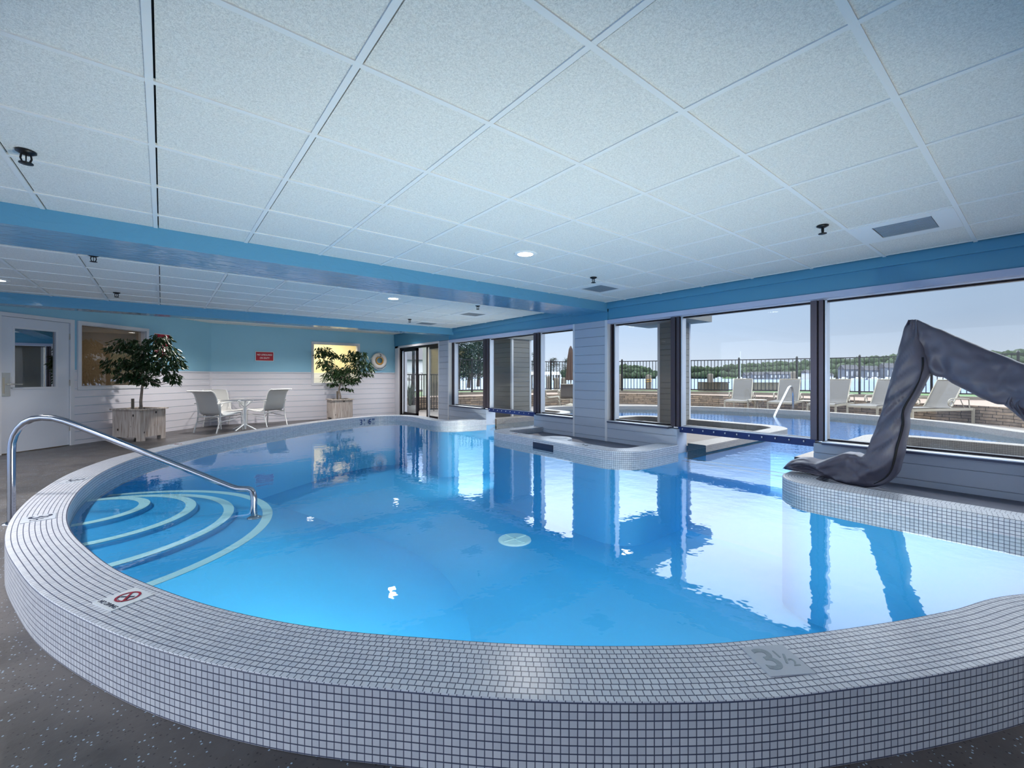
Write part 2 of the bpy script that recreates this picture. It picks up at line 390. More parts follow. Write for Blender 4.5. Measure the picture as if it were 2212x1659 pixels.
def rounded(P, R, step=.05):       # polyline with rounded inner corners
    P=[Vector(p) for p in P]; out=[P[0]]
    for i in range(1,len(P)-1):
        a,b,c=P[i-1],P[i],P[i+1]; r=R[i-1] if isinstance(R,(list,tuple)) else R
        u=(a-b).normalized(); v=(c-b).normalized(); ang=u.angle(v); d=r/math.tan(ang/2)
        p=b+u*d; cen=b+(u+v).normalized()*(r/sin(ang/2)); a0=p-cen; sweep=pi-ang
        sg=1 if (a0.x*(b-cen).y-a0.y*(b-cen).x)>0 else -1
        n=max(4,int(sweep*r/step)+3)
        for k in range(n+1):
            t=sg*sweep*k/n; out.append(cen+Vector((a0.x*cos(t)-a0.y*sin(t),a0.x*sin(t)+a0.y*cos(t))))
    out.append(P[-1])
    res=[out[0]]
    for p in out[1:]:
        l=(p-res[-1]).length
        if l<1e-5: continue
        n=max(1,int(l/.12)); q=res[-1]
        for k in range(1,n+1): res.append(q+(p-q)*k/n)
    return res
def normals(path, side):
    out=[]
    for i in range(len(path)):
        t=path[min(i+1,len(path)-1)]-path[max(i-1,0)]; t.normalize(); out.append(Vector((t.y,-t.x))*side)
    return out
def offs(path, side, d):
    return [p+n*d for p,n in zip(path,normals(path,side))]
# ------------------------------------------------------------------ room shell
ZC, ZC3 = 2.338, 2.438
XW = 5.52
COP, WAT = .229, .116
Dg = Matrix(((-.70711,.70711,0,.89),(-.70711,-.70711,0,12.55),(0,0,1,0),(0,0,0,1)))

# pool outlines --------------------------------------------------------------
INNER = [(4.34,-2.2),(4.1,-1.15),(3.55,-.42),(2.899,.073),(2.448,.26),(2.096,.422),(1.749,.606),(1.43,.80),(1.049,1.105),(.733,1.415),(.471,1.70),(.232,2.034),(.032,2.396),(-.165,2.836),(-.309,3.284),(-.428,3.736),(-.502,4.207),(-.53,4.71),(-.515,5.25),(-.43,5.95),(-.208,6.684),(.125,7.244),(.542,7.80),(1.15,8.41),(1.90,8.99),(2.68,9.52),(3.40,9.86),(4.0,9.98),(4.40,9.80),(4.545,9.37),(4.515,8.888),(4.49,8.44),(4.58,8.06),(4.875,7.86),(5.2,7.78),(5.52,7.74)]
PIN = catmull(INNER)
ISL1 = rounded([(5.52,6.18),(4.36,6.18),(4.36,3.21),(5.52,3.21)],[.42,.45])
ISL2 = rounded([(5.52,1.62),(4.34,1.62),(4.34,-2.2)],[.36])
OUT = catmull([(5.76,7.70),(6.8,7.70),(7.7,7.72),(8.25,7.85),(8.6,8.25),(8.66,8.9),(8.8,9.36),(9.15,9.6),(9.7,9.62),(10.4,9.35),(11.4,8.65),(12.45,7.6),(13.1,6.6),(13.48,5.4),(13.58,4.3),(13.45,3.3),(13.1,2.3),(12.3,1.15),(11.3,.35),(10.2,-.6),(9.6,-2.2)],.12)
OI1 = rounded([(5.76,3.21),(8.93,3.21),(8.95,6.15),(5.76,6.15)],[.35,.4])
OI2 = rounded([(9.05,-2.2),(9.05,1.62),(5.76,1.62)],[.35])

indoor_out = offs(PIN,-1,.255) 
FLOOR_HOLE = [tuple(p) for p in offs(PIN,-1,.2)] + [(5.6,7.9),(5.6,-2.4),(4.5,-2.4)]
mb=MB()
mb.fill([(-3.7,-4),(5.64,-4),(5.64,12.6),(-3.7,12.6)],[FLOOR_HOLE],0)
struct(mb.build('floor','deck'))
# side of the near floor stays solid under the deck
# ceiling -------------------------------------------------------------------
mb=MB()
for (y0,y1,z) in ((-4,4.46,ZC),(5.08,9.2,ZC),(9.43,12.7,ZC3)):
    mb.box(-3.7,5.6,y0,y1,z+.024,z+.12)
ceil=struct(mb.build('ceiling','seam'))  # near-black backing: shadow in the gaps beside the bars put into its colour
mb=MB()
for (y0,y1,z) in ((-4,4.46,ZC),(5.08,9.2,ZC),(9.43,12.7,ZC3)):
    for i in range(-6,10):
        xa=-.04+.61*i
        for j in range(-10,19):
            ya=1.63+.61*j
            a,b=max(ya+.006,y0),min(ya+.604,y1)
            if b-a<.03 or xa+.6>5.75 : continue
            mb.box(xa+.020,min(xa+.604,5.56),a,b,z+.001,z+.026)
o=mb.build('tile_panels','tile',ceil)
mb=MB()
def grid(y0,y1,z,ys,drop=.004):
    xs=[-.04+.61*i for i in range(-6,10)]
    for x in xs: mb.box(x-.013,x+.013,y0,y1,z-drop,z+.008)
    for y in ys:
        if y0<y<y1: mb.box(-3.7,5.5,y-.013,y+.013,z-drop-.0006,z+.008)
grid(-4,4.45,ZC,[1.63+.61*j for j in range(-9,5)])
grid(5.1,9.18,ZC,[1.63+.61*j for j in range(5,13)])
grid(9.44,12.6,ZC3,[1.63+.61*j for j in range(13,18)])
mb.build('ceiling_grid','bar',ceil)
# beams -----------------------------------------------------------------------
for n,(y0,y1,z0,z1) in enumerate(((4.42,5.12,2.195,2.46),(9.14,9.47,2.182,2.56))):
    mb=MB(); mb.box(-3.7,5.53,y0,y1,z0,z1); struct(mb.build('beam','bluebeam'))

# siding planks on an axis aligned face or through a matrix
def planks(mb, u0,u1, z0,z1, face, thick=.016, pitch=.147, ref=.078, axis='x', M4=None, mi=0):
    """planks run along u between z0..z1; face = (a,b) extents through the wall"""
    k0=math.floor((z0-ref)/pitch); z=ref+k0*pitch
    while z<z1-1e-4:
        a=max(z,z0); b=min(z+pitch-.006,z1)
        if b-a>.01:
            if axis=='x': mb.box(u0,u1,face[0],face[1],a,b,mi,M4)
            else: mb.box(face[0],face[1],u0,u1,a,b,mi,M4)
        z+=pitch

# wall_back (far end wall, Y=12.55) ---------------------------------------------
mb=MB()
WX0,WX1,WZ0,WZ1 = 3.20,4.40,.985,2.06
for x0,x1,z0,z1 in ((.8,WX0,0,2.5),(WX1,5.62,0,2.5),(WX0,WX1,0,WZ0),(WX0,WX1,WZ1,2.5)):
    mb.box(x0,x1,12.57,12.69,z0,z1)
wb=struct(mb.build('wall_back','blue'))
mb=MB()
for x0,x1,z0,z1 in ((.9,3.16,0,1.28),(4.44,5.6,0,1.28),(3.16,4.44,0,.93)):
    planks(mb,x0,x1,z0,z1,(12.554,12.572),ref=.078)
mb.box(.9,3.16,12.548,12.575,1.262,1.285); mb.box(4.44,5.6,12.548,12.575,1.262,1.285); mb.box(.885,.93,12.54,12.575,0,1.28)
mb.build('siding','siding',wb)
def window_frame(mb,u0,u1,z0,z1,w,face,M4=None,axis='x'):
    for a,b,c,d in ((u0-w,u1+w,z1,z1+w),(u0-w,u1+w,z0-w,z0),(u0-w,u0,z0,z1),(u1,u1+w,z0,z1)):
        mb.box(a,b,face[0],face[1],c,d,0,M4)
w1=struct(empty('window_1',(3.8,12.55,1.5)))
mb=MB(); window_frame(mb,WX0,WX1,WZ0,WZ1,.055,(12.535,12.58))
for a,b,c,d in ((WX0-.002,WX0+.01,WZ0,WZ1),(WX1-.01,WX1+.002,WZ0,WZ1),(WX0,WX1,WZ0-.002,WZ0+.01),(WX0,WX1,WZ1-.01,WZ1+.002)): mb.box(a,b,12.56,12.69,c,d)
o=mb.build('frame','white',w1,origin=(3.8,12.55,1.5)); o.location=(0,0,0)
mb=MB(); mb.box(WX0,WX1,12.64,12.645,WZ0,WZ1); o=mb.build('pane','glass',w1,origin=(3.8,12.55,1.5)); o.location=(0,0,0)

# wall_left (angled wall with service door) -------------------------------------
S0,S1,T0,T1=1.63,2.82,.99,2.073     # window opening
D0,D1,DZ=2.985,3.905,2.072          # door opening
mb=MB()
for s0,s1,z0,z1 in ((-.15,S0,0,2.5),(S1,D0,0,2.5),(D1,6.6,0,2.5),(S0,S1,0,T0),(S0,S1,T1,2.5),(D0,D1,DZ,2.5)):
    mb.box(s0,s1,-.13,-.002,z0,z1,0,Dg)
wl=struct(mb.build('wall_left','blue'))
mb=MB()
for s0,s1,z0,z1 in ((.03,S0-.06,0,1.28),(S0-.06,S1+.06,0,T0-.06),(S1+.06,D0-.06,0,1.28),(D1+.06,6.5,0,1.28)):
    planks(mb,s0,s1,z0,z1,(-.002,.016),M4=Dg)
for s0,s1 in ((.0,S0-.06),(D1+.06,6.5)): mb.box(s0,s1,-.002,.022,1.262,1.285,0,Dg)
mb.box(0,.05,-.002,.028,0,1.28,0,Dg)
mb.build('siding','siding',wl)
mb=MB(); mb.box(-3.82,-3.7,7.2,8.1,0,2.5); struct(mb.build('wall_side','blue'))
mb=MB(); mb.box(-3.8,5.8,-4.12,-4,0,2.5); struct(mb.build('wall_front','white'))
w2=struct(empty('window_2',Dg@Vector((2.2,0,1.5)),0))
iv=Matrix.Translation(-(Dg@Vector((2.2,0,1.5))))@Dg
mb=MB(); window_frame(mb,S0,S1,T0,T1,.055,(-.01,.03),iv)
for a,b,c,d in ((S0-.002,S0+.012,T0,T1),(S1-.012,S1+.002,T0,T1),(S0,S1,T0-.002,T0+.012),(S0,S1,T1-.012,T1+.002)): mb.box(a,b,-.14,0,c,d,0,iv)
mb.build('frame','white',w2)
mb=MB(); mb.box(S0,S1,-.09,-.085,T0,T1,0,iv); mb.build('pane','glassdark',w2)
# service door
d1=struct(empty('door_1',Dg@Vector((3.44,0,0)))); iv=Matrix.Translation(-(Dg@Vector((3.44,0,0))))@Dg
g0,g1,h0,h1=3.19,3.735,1.0,1.90
mb=MB()
for s0,s1,z0,z1 in ((D0+.004,g0,.012,DZ-.004),(g1,D1-.004,.012,DZ-.004),(g0,g1,.012,h0),(g0,g1,h1,DZ-.004)): mb.box(s0,s1,-.045,-.004,z0,z1,0,iv)
mb.build('leaf','doorpaint',d1)
mb=MB(); window_frame(mb,g0,g1,h0,h1,.03,(-.006,.006),iv); wf=mb.build('vision_frame','white',d1)
mb=MB(); mb.box(g0,g1,-.03,-.025,h0,h1,0,iv); mb.build('pane','glassmirror',d1)
mb=MB()
for a,b,c,d in ((D0-.06,D0,0,DZ+.06),(D1,D1+.06,0,DZ+.06),(D0,D1,DZ,DZ+.06)): mb.box(a,b,-.1,.022,c,d,0,iv)
mb.build('door_frame','white',d1)
mb=MB(); mb.box(3.79,3.89,-.004,.004,.87,1.222,0,iv); mb.box(3.805,3.87,.004,.024,.91,1.15,0,iv)
hp=mb.build('handle','handle',d1); tag(hp,'pale metal lever handle on long plate')
mb=MB(); mb.tube([iv@Vector((3.84,.02,1.05)),iv@Vector((3.84,.06,1.05)),iv@Vector((3.80,.068,1.05)),iv@Vector((3.68,.062,1.046))],.009,8); mb.build('lever','handle',hp)
for z in (.3,1.06,1.84):
    mb=MB(); mb.box(D0-.012,D0+.008,.0,.012,z-.05,z+.05,0,iv); mb.build('hinge','handle',d1)

# rooms behind the two inner windows
mb=MB()
mb.box(1.4,5.4,14.5,14.6,1.28,2.6); mb.box(1.4,1.5,12.69,14.6,0,2.6); mb.box(5.3,5.4,12.69,14.6,0,2.6)
mb.box(1.4,5.4,12.69,14.6,2.55,2.65,0); mb.box(1.4,5.4,12.69,14.6,-.1,0,1); 
planks(mb,1.5,5.3,0,1.28,(14.49,14.55),mi=2)
mb.box(1.5,5.3,14.52,14.6,0,1.28,2)
struct(mb.build('wall_corridor',['cream','deck','siding']))
mb=MB()
for b in ((1.2,4.6,-2.6,-2.5,0,2.5,0),(1.2,1.3,-2.6,-.13,0,2.5,0),(4.5,4.6,-2.6,-.13,0,2.5,0),(1.2,4.6,-2.6,-.13,2.42,2.5,0),(1.2,4.6,-2.6,-.13,-.1,0,1)): mb.box(*b,Dg)
mb.box(2.35,3.2,-2.5,-2.46,.0,1.95,2,Dg)
struct(mb.build('wall_office',['brownroom','deck','cream']))

# wall_right (lake side window wall) ---------------------------------------------
mb=MB()
mb.box(XW+.012,5.80,-4,12.7,2.065,2.5)                   # main header face
mb.box(XW-.02,XW+.014,-4,9.14,2.24,2.34)                 # crown band
mb.box(XW-.02,XW+.014,9.47,12.55,2.24,2.44)
wr=struct(mb.build('wall_right','bluehead'))
mb=MB()
mb.box(XW-.004,5.62,-4,4.43,2.006,2.066); mb.box(XW-.004,5.62,5.17,9.33,2.006,2.066); mb.box(5.62,5.80,-4,9.33,2.012,2.066)
mb.build('header_trim','lilac',wr)
mb=MB()
mb.box(5.60,5.64,-4,4.43,1.992,2.008); mb.box(5.60,5.64,5.17,9.33,1.992,2.008)
mb.build('head_flashing','alu',wr)
# knee walls with siding
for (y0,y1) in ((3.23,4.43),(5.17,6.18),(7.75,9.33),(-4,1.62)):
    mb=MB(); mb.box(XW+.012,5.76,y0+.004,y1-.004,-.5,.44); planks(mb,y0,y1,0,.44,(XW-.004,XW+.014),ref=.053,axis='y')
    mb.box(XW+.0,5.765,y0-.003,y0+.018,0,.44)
    mb.build('knee_wall','sidingshade',wr)
    
# pillars
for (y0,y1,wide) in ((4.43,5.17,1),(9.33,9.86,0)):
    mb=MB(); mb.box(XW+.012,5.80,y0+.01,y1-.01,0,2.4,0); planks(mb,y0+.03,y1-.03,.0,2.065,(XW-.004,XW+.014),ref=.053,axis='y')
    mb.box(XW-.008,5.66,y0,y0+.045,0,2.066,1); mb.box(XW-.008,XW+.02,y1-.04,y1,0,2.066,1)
    struct(mb.build('pillar',['sidingshade','white']))
# blue painted plates above pillars are part of the header
mb=MB(); mb.box(XW-.012,XW+.014,4.42,5.18,2.066,2.24); mb.box(XW-.012,XW+.014,9.32,12.55,2.075,2.24); mb.build('header_face','bluehead',wr)
# windows
def lake_window(n,y0,y1,z0,jl,jr,over):
    c=(5.66,(y0+y1)/2,z0); w=struct(empty('window_%d'%n,c))
    mb=MB()
    mb.box(5.63,5.69,y0,y1,1.975,1.998,0); mb.box(5.63,5.69,y0,y1,z0,z0+.018,0)
    o=mb.build('frame','bronze',w,origin=c); o.location=(0,0,0)
    mb=MB(); mb.box(5.658,5.664,y0,y1,z0+.01,1.99); o=mb.build('pane','glass',w,origin=c); o.location=(0,0,0)
    for (a,b) in (jl,jr):
        if b-a<.01: continue
        mb=MB(); mb.box(5.60,5.72,a+.02,b,.46,2.0,0); m3=(a+b)/2
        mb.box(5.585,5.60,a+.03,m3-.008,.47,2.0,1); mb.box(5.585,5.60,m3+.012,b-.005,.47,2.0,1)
        mb.box(5.60,5.70,a,a+.018,.47,2.0,2)
        o=mb.build('mullion',['bronze','bronzeL','alu'],w,origin=c); o.location=(0,0,0)
    mb=MB()
    if over:
        mb.box(5.58,5.71,y0-.05,y1+.05,.395,.472,0); mb.box(5.60,5.72,y0,y1,.472,.484,1)
        o=mb.build('sill',['sillbar','alu'],w,origin=c); o.location=(0,0,0)
        k=0; y=y1-.02
        while y>y0:
            mb=MB(); mb.tube([(5.578,y,.448),(5.566,y,.448),(5.562,y-.006,.436)],.0065,6); q=mb.build('bolt','alu',o,origin=(5.57,y,.448)); q.location=(5.57-c[0],y-c[1],.448-c[2]); y-=.145
    else:
        mb.box(XW-.03,5.64,y0-.02,y1+.02,.437,.459,0); mb.box(XW-.028,5.66,y0-.02,y1+.02,.459,.468,1)
        o=mb.build('sill',['sill','alu'],w,origin=c); o.location=(0,0,0)
    return w
lake_window(3,7.97,9.27,.47,(9.20,9.31),(7.72,7.97),0)
lake_window(4,6.28,7.72,.47,(0,0),(6.07,6.28),1)
lake_window(5,5.19,6.07,.47,(0,0),(5.17,5.20),0)
lake_window(6,3.37,4.40,.47,(4.34,4.42),(3.20,3.37),0)
lake_window(7,1.675,3.20,.47,(0,0),(1.52,1.675),1)
lake_window(8,-.35,1.52,.47,(0,0),(-.5,-.35),0)
lake_window(9,-3.6,-.5,.47,(0,0),(-3.8,-3.6),0)
# sliding door in the window wall
d2=struct(empty('door_2',(5.6,11.1,0)))
def dpart(name,boxes,mats,parent=d2,c=(5.6,11.1,0)):
    mb=MB()
    for b in boxes: mb.box(*b)
    o=mb.build(name,mats,parent,origin=c); o.location=(0,0,0); return o
dpart('door_trim',[(XW-.012,5.7,12.28,12.5,0,2.075),(XW-.012,5.7,9.84,12.5,2.02,2.08)],'white')
dpart('door_frame',[(5.56,5.68,12.2,12.28,0,2.02),(5.56,5.68,9.86,12.28,1.97,2.02),(5.56,5.68,9.86,12.28,0,.03),(5.56,5.68,9.86,9.9,0,2.0)],'bronze')
p1=dpart('fixed_panel',[(5.60,5.64,12.13,12.2,.03,1.97),(5.60,5.64,11.20,11.30,.03,1.97),(5.60,5.64,11.2,12.2,.03,.12),(5.60,5.64,11.2,12.2,1.9,1.97)],'bronze'); 
dpart('white_strip',[(5.57,5.6,12.10,12.13,.06,1.93)],'alu')
dpart('pane',[(5.618,5.622,11.3,12.13,.12,1.9)],'glass')
dpart('sliding_panel',[(5.57,5.60,10.50,10.60,.03,1.97),(5.57,5.60,9.9,9.96,.03,1.97),(5.57,5.60,9.9,10.6,.03,.12),(5.57,5.60,9.9,10.6,1.9,1.97)],'bronze')
dpart('jamb_strip',[(5.55,5.58,10.42,10.49,.06,1.95)],'alu')
dpart('pane',[(5.583,5.587,9.96,10.50,.12,1.9)],'glass')
# wall either side above the door already in header; returns
mb=MB(); mb.box(5.6,5.8,12.28,12.7,0,2.1); mb.build('return','siding',wr)

# ------------------------------------------------------------------ pools
def curb(name, path, side, zdeck, parent, matname='mosaic', width=.265, zin=-.005, label=None):
    P=path; rows=11; rw=width/rows
    # profile (offset, z, vrow)
    pr=[(0,zin,-(COP-zin)/.0245),(0,COP-.006,-.25),(.003,COP-.001,-.05),(.006,COP,0)]
    for k in range(1,rows): pr.append((k*rw,COP,k))
    pr+= [(width-.004,COP-.001,rows-.2),(width,COP-.006,rows),(width,zdeck,rows+(COP-.006-zdeck)/.0245)]
    lines=[offs(P,side,o) for o,_,_ in pr]
    mb=MB(); rnd=random.Random(len(P))
    def lens(ln):
        l=[0]
        for i in range(1,len(ln)): l.append(l[-1]+(ln[i]-ln[i-1]).length)
        return l
    Ls=[lens(l) for l in lines]
    for k in range(len(pr)-1):
        top = 3<=k<3+rows-1
        u0=rnd.random() if (top or k==len(pr)-3) else 0.0
        La=[(a+b)/2/.0245+u0 for a,b in zip(Ls[k],Ls[k+1])]
        vs=[(p.x,p.y,pr[k][1]) for p in lines[k]]+[(p.x,p.y,pr[k+1][1]) for p in lines[k+1]]; n=len(P)
        fs=[];uvs=[]
        for i in range(n-1):
            f=(i,i+1,n+i+1,n+i); u=[(La[i],pr[k][2]),(La[i+1],pr[k][2]),(La[i+1],pr[k+1][2]),(La[i],pr[k+1][2])]
            if side>0: f=f[::-1]; u=u[::-1]
            fs.append(f); uvs.append(u)
        mb.add(vs,fs,0,uvs,smooth=False)
    o=mb.build(name,matname,parent)
    if label: tag(o,label)
    return o
def basin(path, side, z0, z1, mb):
    n=len(path); vs=[(p.x,p.y,z0) for p in path]+[(p.x,p.y,z1) for p in path]
    mb.add(vs,[((i,i+1,n+i+1,n+i) if side<0 else (n+i,n+i+1,i+1,i)) for i in range(n-1)],0,smooth=True)

pool=tag(empty('swimming_pool',(2.2,5,0)),'large round-ended indoor swimming pool ringed by a raised curb of small white mosaic tiles','swimming pool')
pool.location=(0,0,0)
curb('curb',PIN,-1,-.002,pool)
curb('curb',ISL1,-1,.134,pool)
curb('curb',ISL2,-1,.134,pool)
mb=MB()
for p in (PIN,ISL1,ISL2): basin(p,-1,-.95,-.005,mb)
mb.box(4.7,5.5,1.62,1.63,-.95,.1); 
mb.fill([(-1.2,-3),(5.64,-3),(5.64,10.6),(-1.2,10.6)],[],-.95)
# submerged jambs of the swim-throughs
for y0,y1 in ((7.74,7.9),(6.0,6.18),(3.21,3.35),(1.45,1.62)): mb.box(5.52,5.76,y0,y1,-.95,.1)
mb.box(5.60,5.68,-3,-2.9,-.95,0)
mb.build('basin','plaster',pool)
# island decks
mb=MB(); mb.fill([(4.58,3.40),(5.55,3.40),(5.55,6.0),(4.58,6.0)],[],.136); mb.build('island_deck','islanddeck',pool); mb=MB(); mb.fill([(4.55,-2.4),(5.55,-2.4),(5.55,1.42),(4.55,1.42)],[],.136)
mb.build('island_deck','islanddeck',pool)
# rounded skimmer well on the island
mb=MB(); cx,cy=4.66,4.72; pts=[]
for k in range(25):
    a=-pi/2+pi*k/24; pts.append((cx+.24*cos(a),cy+.24*sin(a)))
pts+= [(4.56,cy+.34),(4.56,cy-.34)]
mb.poly(pts,.136,COP+.001,0)
sk=mb.build('skimmer_well','plate',pool)
mb=MB(); mb.lathe([(0,COP+.006),(.125,COP+.006),(.135,COP+.001)],(4.72,4.72,0),32,0); mb.lathe([(.06,COP+.0065),(.062,COP+.008),(.066,COP+.0065)],(4.72,4.72,0),24); mb.build('skimmer_lid','plate',sk)
mb=MB(); mb.box(4.352,4.3595,4.47,4.90,.085,.178,0); mb.build('skimmer_mouth','ink',pool)
# steps
def clip_disc(cx,cy,r,z,org=(-.30,4.72)):
    inner=[tuple(p) for p in offs(PIN,-1,.03)]+[(5.6,7.8),(5.6,-2.3)]
    out=[]
    for k in range(120):
        a=2*pi*k/120; d=Vector((cos(a),sin(a))); t=0
        lo,hi=0,4
        q=Vector(org)
        while t<3:
            p=q+d*(t+.02)
            if (p-Vector((cx,cy))).length>r or not inside(p,inner): break
            t+=.02
        out.append(q+d*t)
    return out
inn=[tuple(p) for p in PIN]+[(5.6,7.8),(5.6,-2.3)]
for (cx,cy,r,z) in ((-.52,4.88,.44,.078),(-.506,4.74,.74,.045),(-.557,4.57,1.05,.012),(-.69,4.5,1.46,-.022)):
    mb=MB(); pts=[];
    for k in range(181):
        a=-pi/2-.5+(pi+1.0)*k/180; pts.append(Vector((cx+r*cos(a),cy+r*sin(a))))
    ins=[p for p in pts if inside(p,inn)]
    if len(ins)<3: continue
    # tread
    loop=clip_disc(cx,cy,r,z)
    n=len(loop); mb.add([(p.x,p.y,z) for p in loop]+[(-.30,4.72,z)],[(i,(i+1)%n,n) for i in range(n)],0)
    # riser down to the basin, slightly flared
    n=len(ins); c=Vector((cx,cy))
    low=[c+(p-c)*(1+(.05 if z>0 else 1.6)/r) for p in ins]
    vs=[(p.x,p.y,z) for p in ins]+[(p.x,p.y,z-.012) for p in [c+(p-c)*(1+.012/r) for p in ins]]+[(p.x,p.y,-.95) for p in low]
    mb.add(vs,[(n+i,n+i+1,i+1,i) for i in range(n-1)]+[(2*n+i,2*n+i+1,n+i+1,n+i) for i in range(n-1)],0,smooth=True)
    st=mb.build('step','plaster',pool)
    mb=MB(); w=.075; inp=[c+(p-c)*(1-w/r) for p in ins]
    vs=[(p.x,p.y,z+.002) for p in inp]+[(p.x,p.y,z+.002) for p in ins]; mb.add(vs,[(n+i,n+i+1,i+1,i) for i in range(n-1)],0); mb.build('nosing_strip','nosing',st)
# main drain
mb=MB(); mb.lathe([(0,-.93),(.19,-.93),(.21,-.935),(.215,-.95)],(3.55,4.35,0),24); 
for a in (0,pi/2): mb.obox((3.55,4.35,-.928),a,.18,.012,.006)
mb.build('drain','nosing',pool)
# water surface
def wat_mesh(outline,name,matn,parent):
    mb=MB(); mb.fill(outline,[],WAT); return mb.build(name,matn,parent)
wo=[tuple(p) for p in offs(PIN,-1,.01)]+[(5.66,7.75),(5.66,6.17)]+[tuple(p) for p in offs(ISL1,-1,.01)][1:-1]+[(5.66,3.22),(5.66,1.61)]+[tuple(p) for p in offs(ISL2,-1,.01)][1:]
wo=[wo[0]]+[p for i,p in enumerate(wo) if i and hypot(p[0]-wo[i-1][0],p[1]-wo[i-1][1])>1e-4]
wat_mesh(wo,'water','water',pool)
# marker tiles set in the curb: u runs along the curb, v points over the water
def marker(corner, u, v, w, h, body, ink, lab, kind='num', z=COP):
    c=Vector((corner[0],corner[1],0)); u=Vector((*u,0)).normalized(); v=Vector((*v,0)); v=(v-u*v.dot(u)).normalized()
    M4=Matrix(((u.x,v.x,0,c.x),(u.y,v.y,0,c.y),(0,0,1,z),(0,0,0,1)))
    mb=MB(); mb.box(-w/2,w/2,-h/2,h/2,-.002,.004,0,M4); o=mb.build('marker_plate','plateW' if kind=='nodive' else 'plate',pool); tag(o,lab)
    T=lambda x,y,s=1: M4@Matrix.Translation((x,y,.0045))
    mb=MB()
    if kind=='num':
        mb.text('3',h*1.0,T(-w*.17,0),0,.0006); mb.text('1',h*.34,T(w*.12,h*.16),0,.0006); mb.text('2',h*.34,T(w*.30,-h*.14),0,.0006)
        mb.box(-.0035,.0035,-h*.17,h*.17,.0045,.0055,0,M4@Matrix.Translation((w*.2,0,0))@Matrix.Rotation(-.45,4,'Z'))
        mb.build('lettering',ink,o)
    else:
        mb.text('NO DIVING',h*.17,T(0,-h*.36),0,.0006)
        # diver figure under the slash
        f=M4@Matrix.Translation((0,h*.1,0))
        mb.box(-.028,.026,-.004,.004,.0045,.0055,0,f@Matrix.Rotation(.5,4,'Z')); mb.box(-.012,.012,-.003,.003,.0045,.0055,0,f@Matrix.Translation((.016,-.008,0))@Matrix.Rotation(-.9,4,'Z'))
        mb.lathe([(0,.0055),(.006,.0055),(.006,.0045)],(0,0,0),10,0,f@Matrix.Translation((-.03,-.02,0)))
        mb.box(-.035,-.01,-.03,-.027,.0045,.0055,0,f); mb.box(0,.03,-.034,-.031,.0045,.0055,0,f)
        mb.build('lettering','ink',o)
        mb=MB(); R=h*.30; ring=[]; n=40
        f=M4@Matrix.Translation((0,h*.1,0))
        vs=[f@Vector((r*cos(2*pi*k/n),r*sin(2*pi*k/n),.006)) for r in (R*.8,R) for k in range(n)]
        mb.add(vs,[(k,n+k,n+(k+1)%n,(k+1)%n) for k in range(n)],0); mb.box(-R*.85,R*.85,-.0045,.0045,.0055,.0062,0,f@Matrix.Rotation(-.8,4,'Z'))
        mb.build('symbol','inkred',o)
marker((1.577,.567),(.128,-.082),(.076,.122),.152,.146,'','inkfaded','worn grey depth tile reading 3 1/2 on the nearest curb')
marker((-.126,2.444),(.066,-.135),(.131,.059),.150,.146,'','ink','white tile with red no diving symbol on the curb',kind='nodive')
marker((-.634,4.19),(.02,-.2),(1,.05),.158,.156,'','ink','depth tile reading 3 1/2 on the curb beside the handrail')
marker((-.615,5.50),(-.1,-.5),(1,-.2),.155,.155,'','ink','depth tile on the curb just beyond the handrail')
marker((.16,7.56),(-.5,-.65),(.75,-.6),.155,.15,'','ink','no diving tile on the far curb',kind='nodive')
marker((4.50,3.98),(0,1),(-1,0),.2,.15,'','ink','depth tile on the curb of the pillar island')
marker((4.50,5.5),(0,1),(-1,0),.16,.15,'','ink','no diving tile on the curb of the pillar island',kind='nodive')
# blue depth figures in the tile band of the far curb, partly under water
mb=MB(); 
M4=Matrix(((1,0,0,3.70),(.12,0,-1,9.935),(0,1,0,.115),(0,0,0,1)))
for grp in ((("3",-.155),("'",-.075)),(("6",.055),('"',.15))):
    mb=MB()
    for ch,x in grp: mb.text(ch,.17,M4@Matrix.Translation((x,0,.012)),0,.004)
    o=mb.build('depth_figure','navy',pool); tag(o,'navy mosaic depth figure at the waterline of the far curb')

# ------------------------------------------------------------------ outdoor pool
op=tag(empty('outdoor_pool',(0,0,0)),'blue free-form outdoor pool beyond the windows joined to the indoor one','swimming pool')
curb('curb',OUT,-1,.02,op,'mosaicout'); curb('curb',OI1,1,.134,op,'mosaicout'); curb('curb',OI2,1,.134,op,'mosaicout')
mb=MB(); basin(OUT,-1,-.95,0,mb); basin(OI1,1,-.95,0,mb); basin(OI2,1,-.95,0,mb); mb.fill([(5.64,-3),(14.5,-3),(14.5,10.6),(5.64,10.6)],[],-.95)
mb.build('basin','plasterout',op)
mb=MB(); mb.fill([(5.74,3.4),(8.72,3.4),(8.74,5.96),(5.74,5.96)],[],.136); mb.build('island_deck','extconc',op); mb=MB(); mb.fill([(5.74,-2.4),(8.85,-2.4),(8.85,1.42),(5.74,1.42)],[],.05)
mb.build('island_deck','extconc',op)
wo=[tuple(p) for p in offs(OUT,-1,.01)]+[(9.06,-2.2)]+[tuple(p) for p in offs(OI2,1,.01)][:-1]+[(5.66,1.61),(5.66,3.22)]+[tuple(p) for p in offs(OI1,1,.01)][1:-1]+[(5.66,6.16),(5.66,7.71)]
wo=[wo[0]]+[p for i,p in enumerate(wo) if i and hypot(p[0]-wo[i-1][0],p[1]-wo[i-1][1])>1e-4]
wat_mesh(wo,'water','waterout',op)
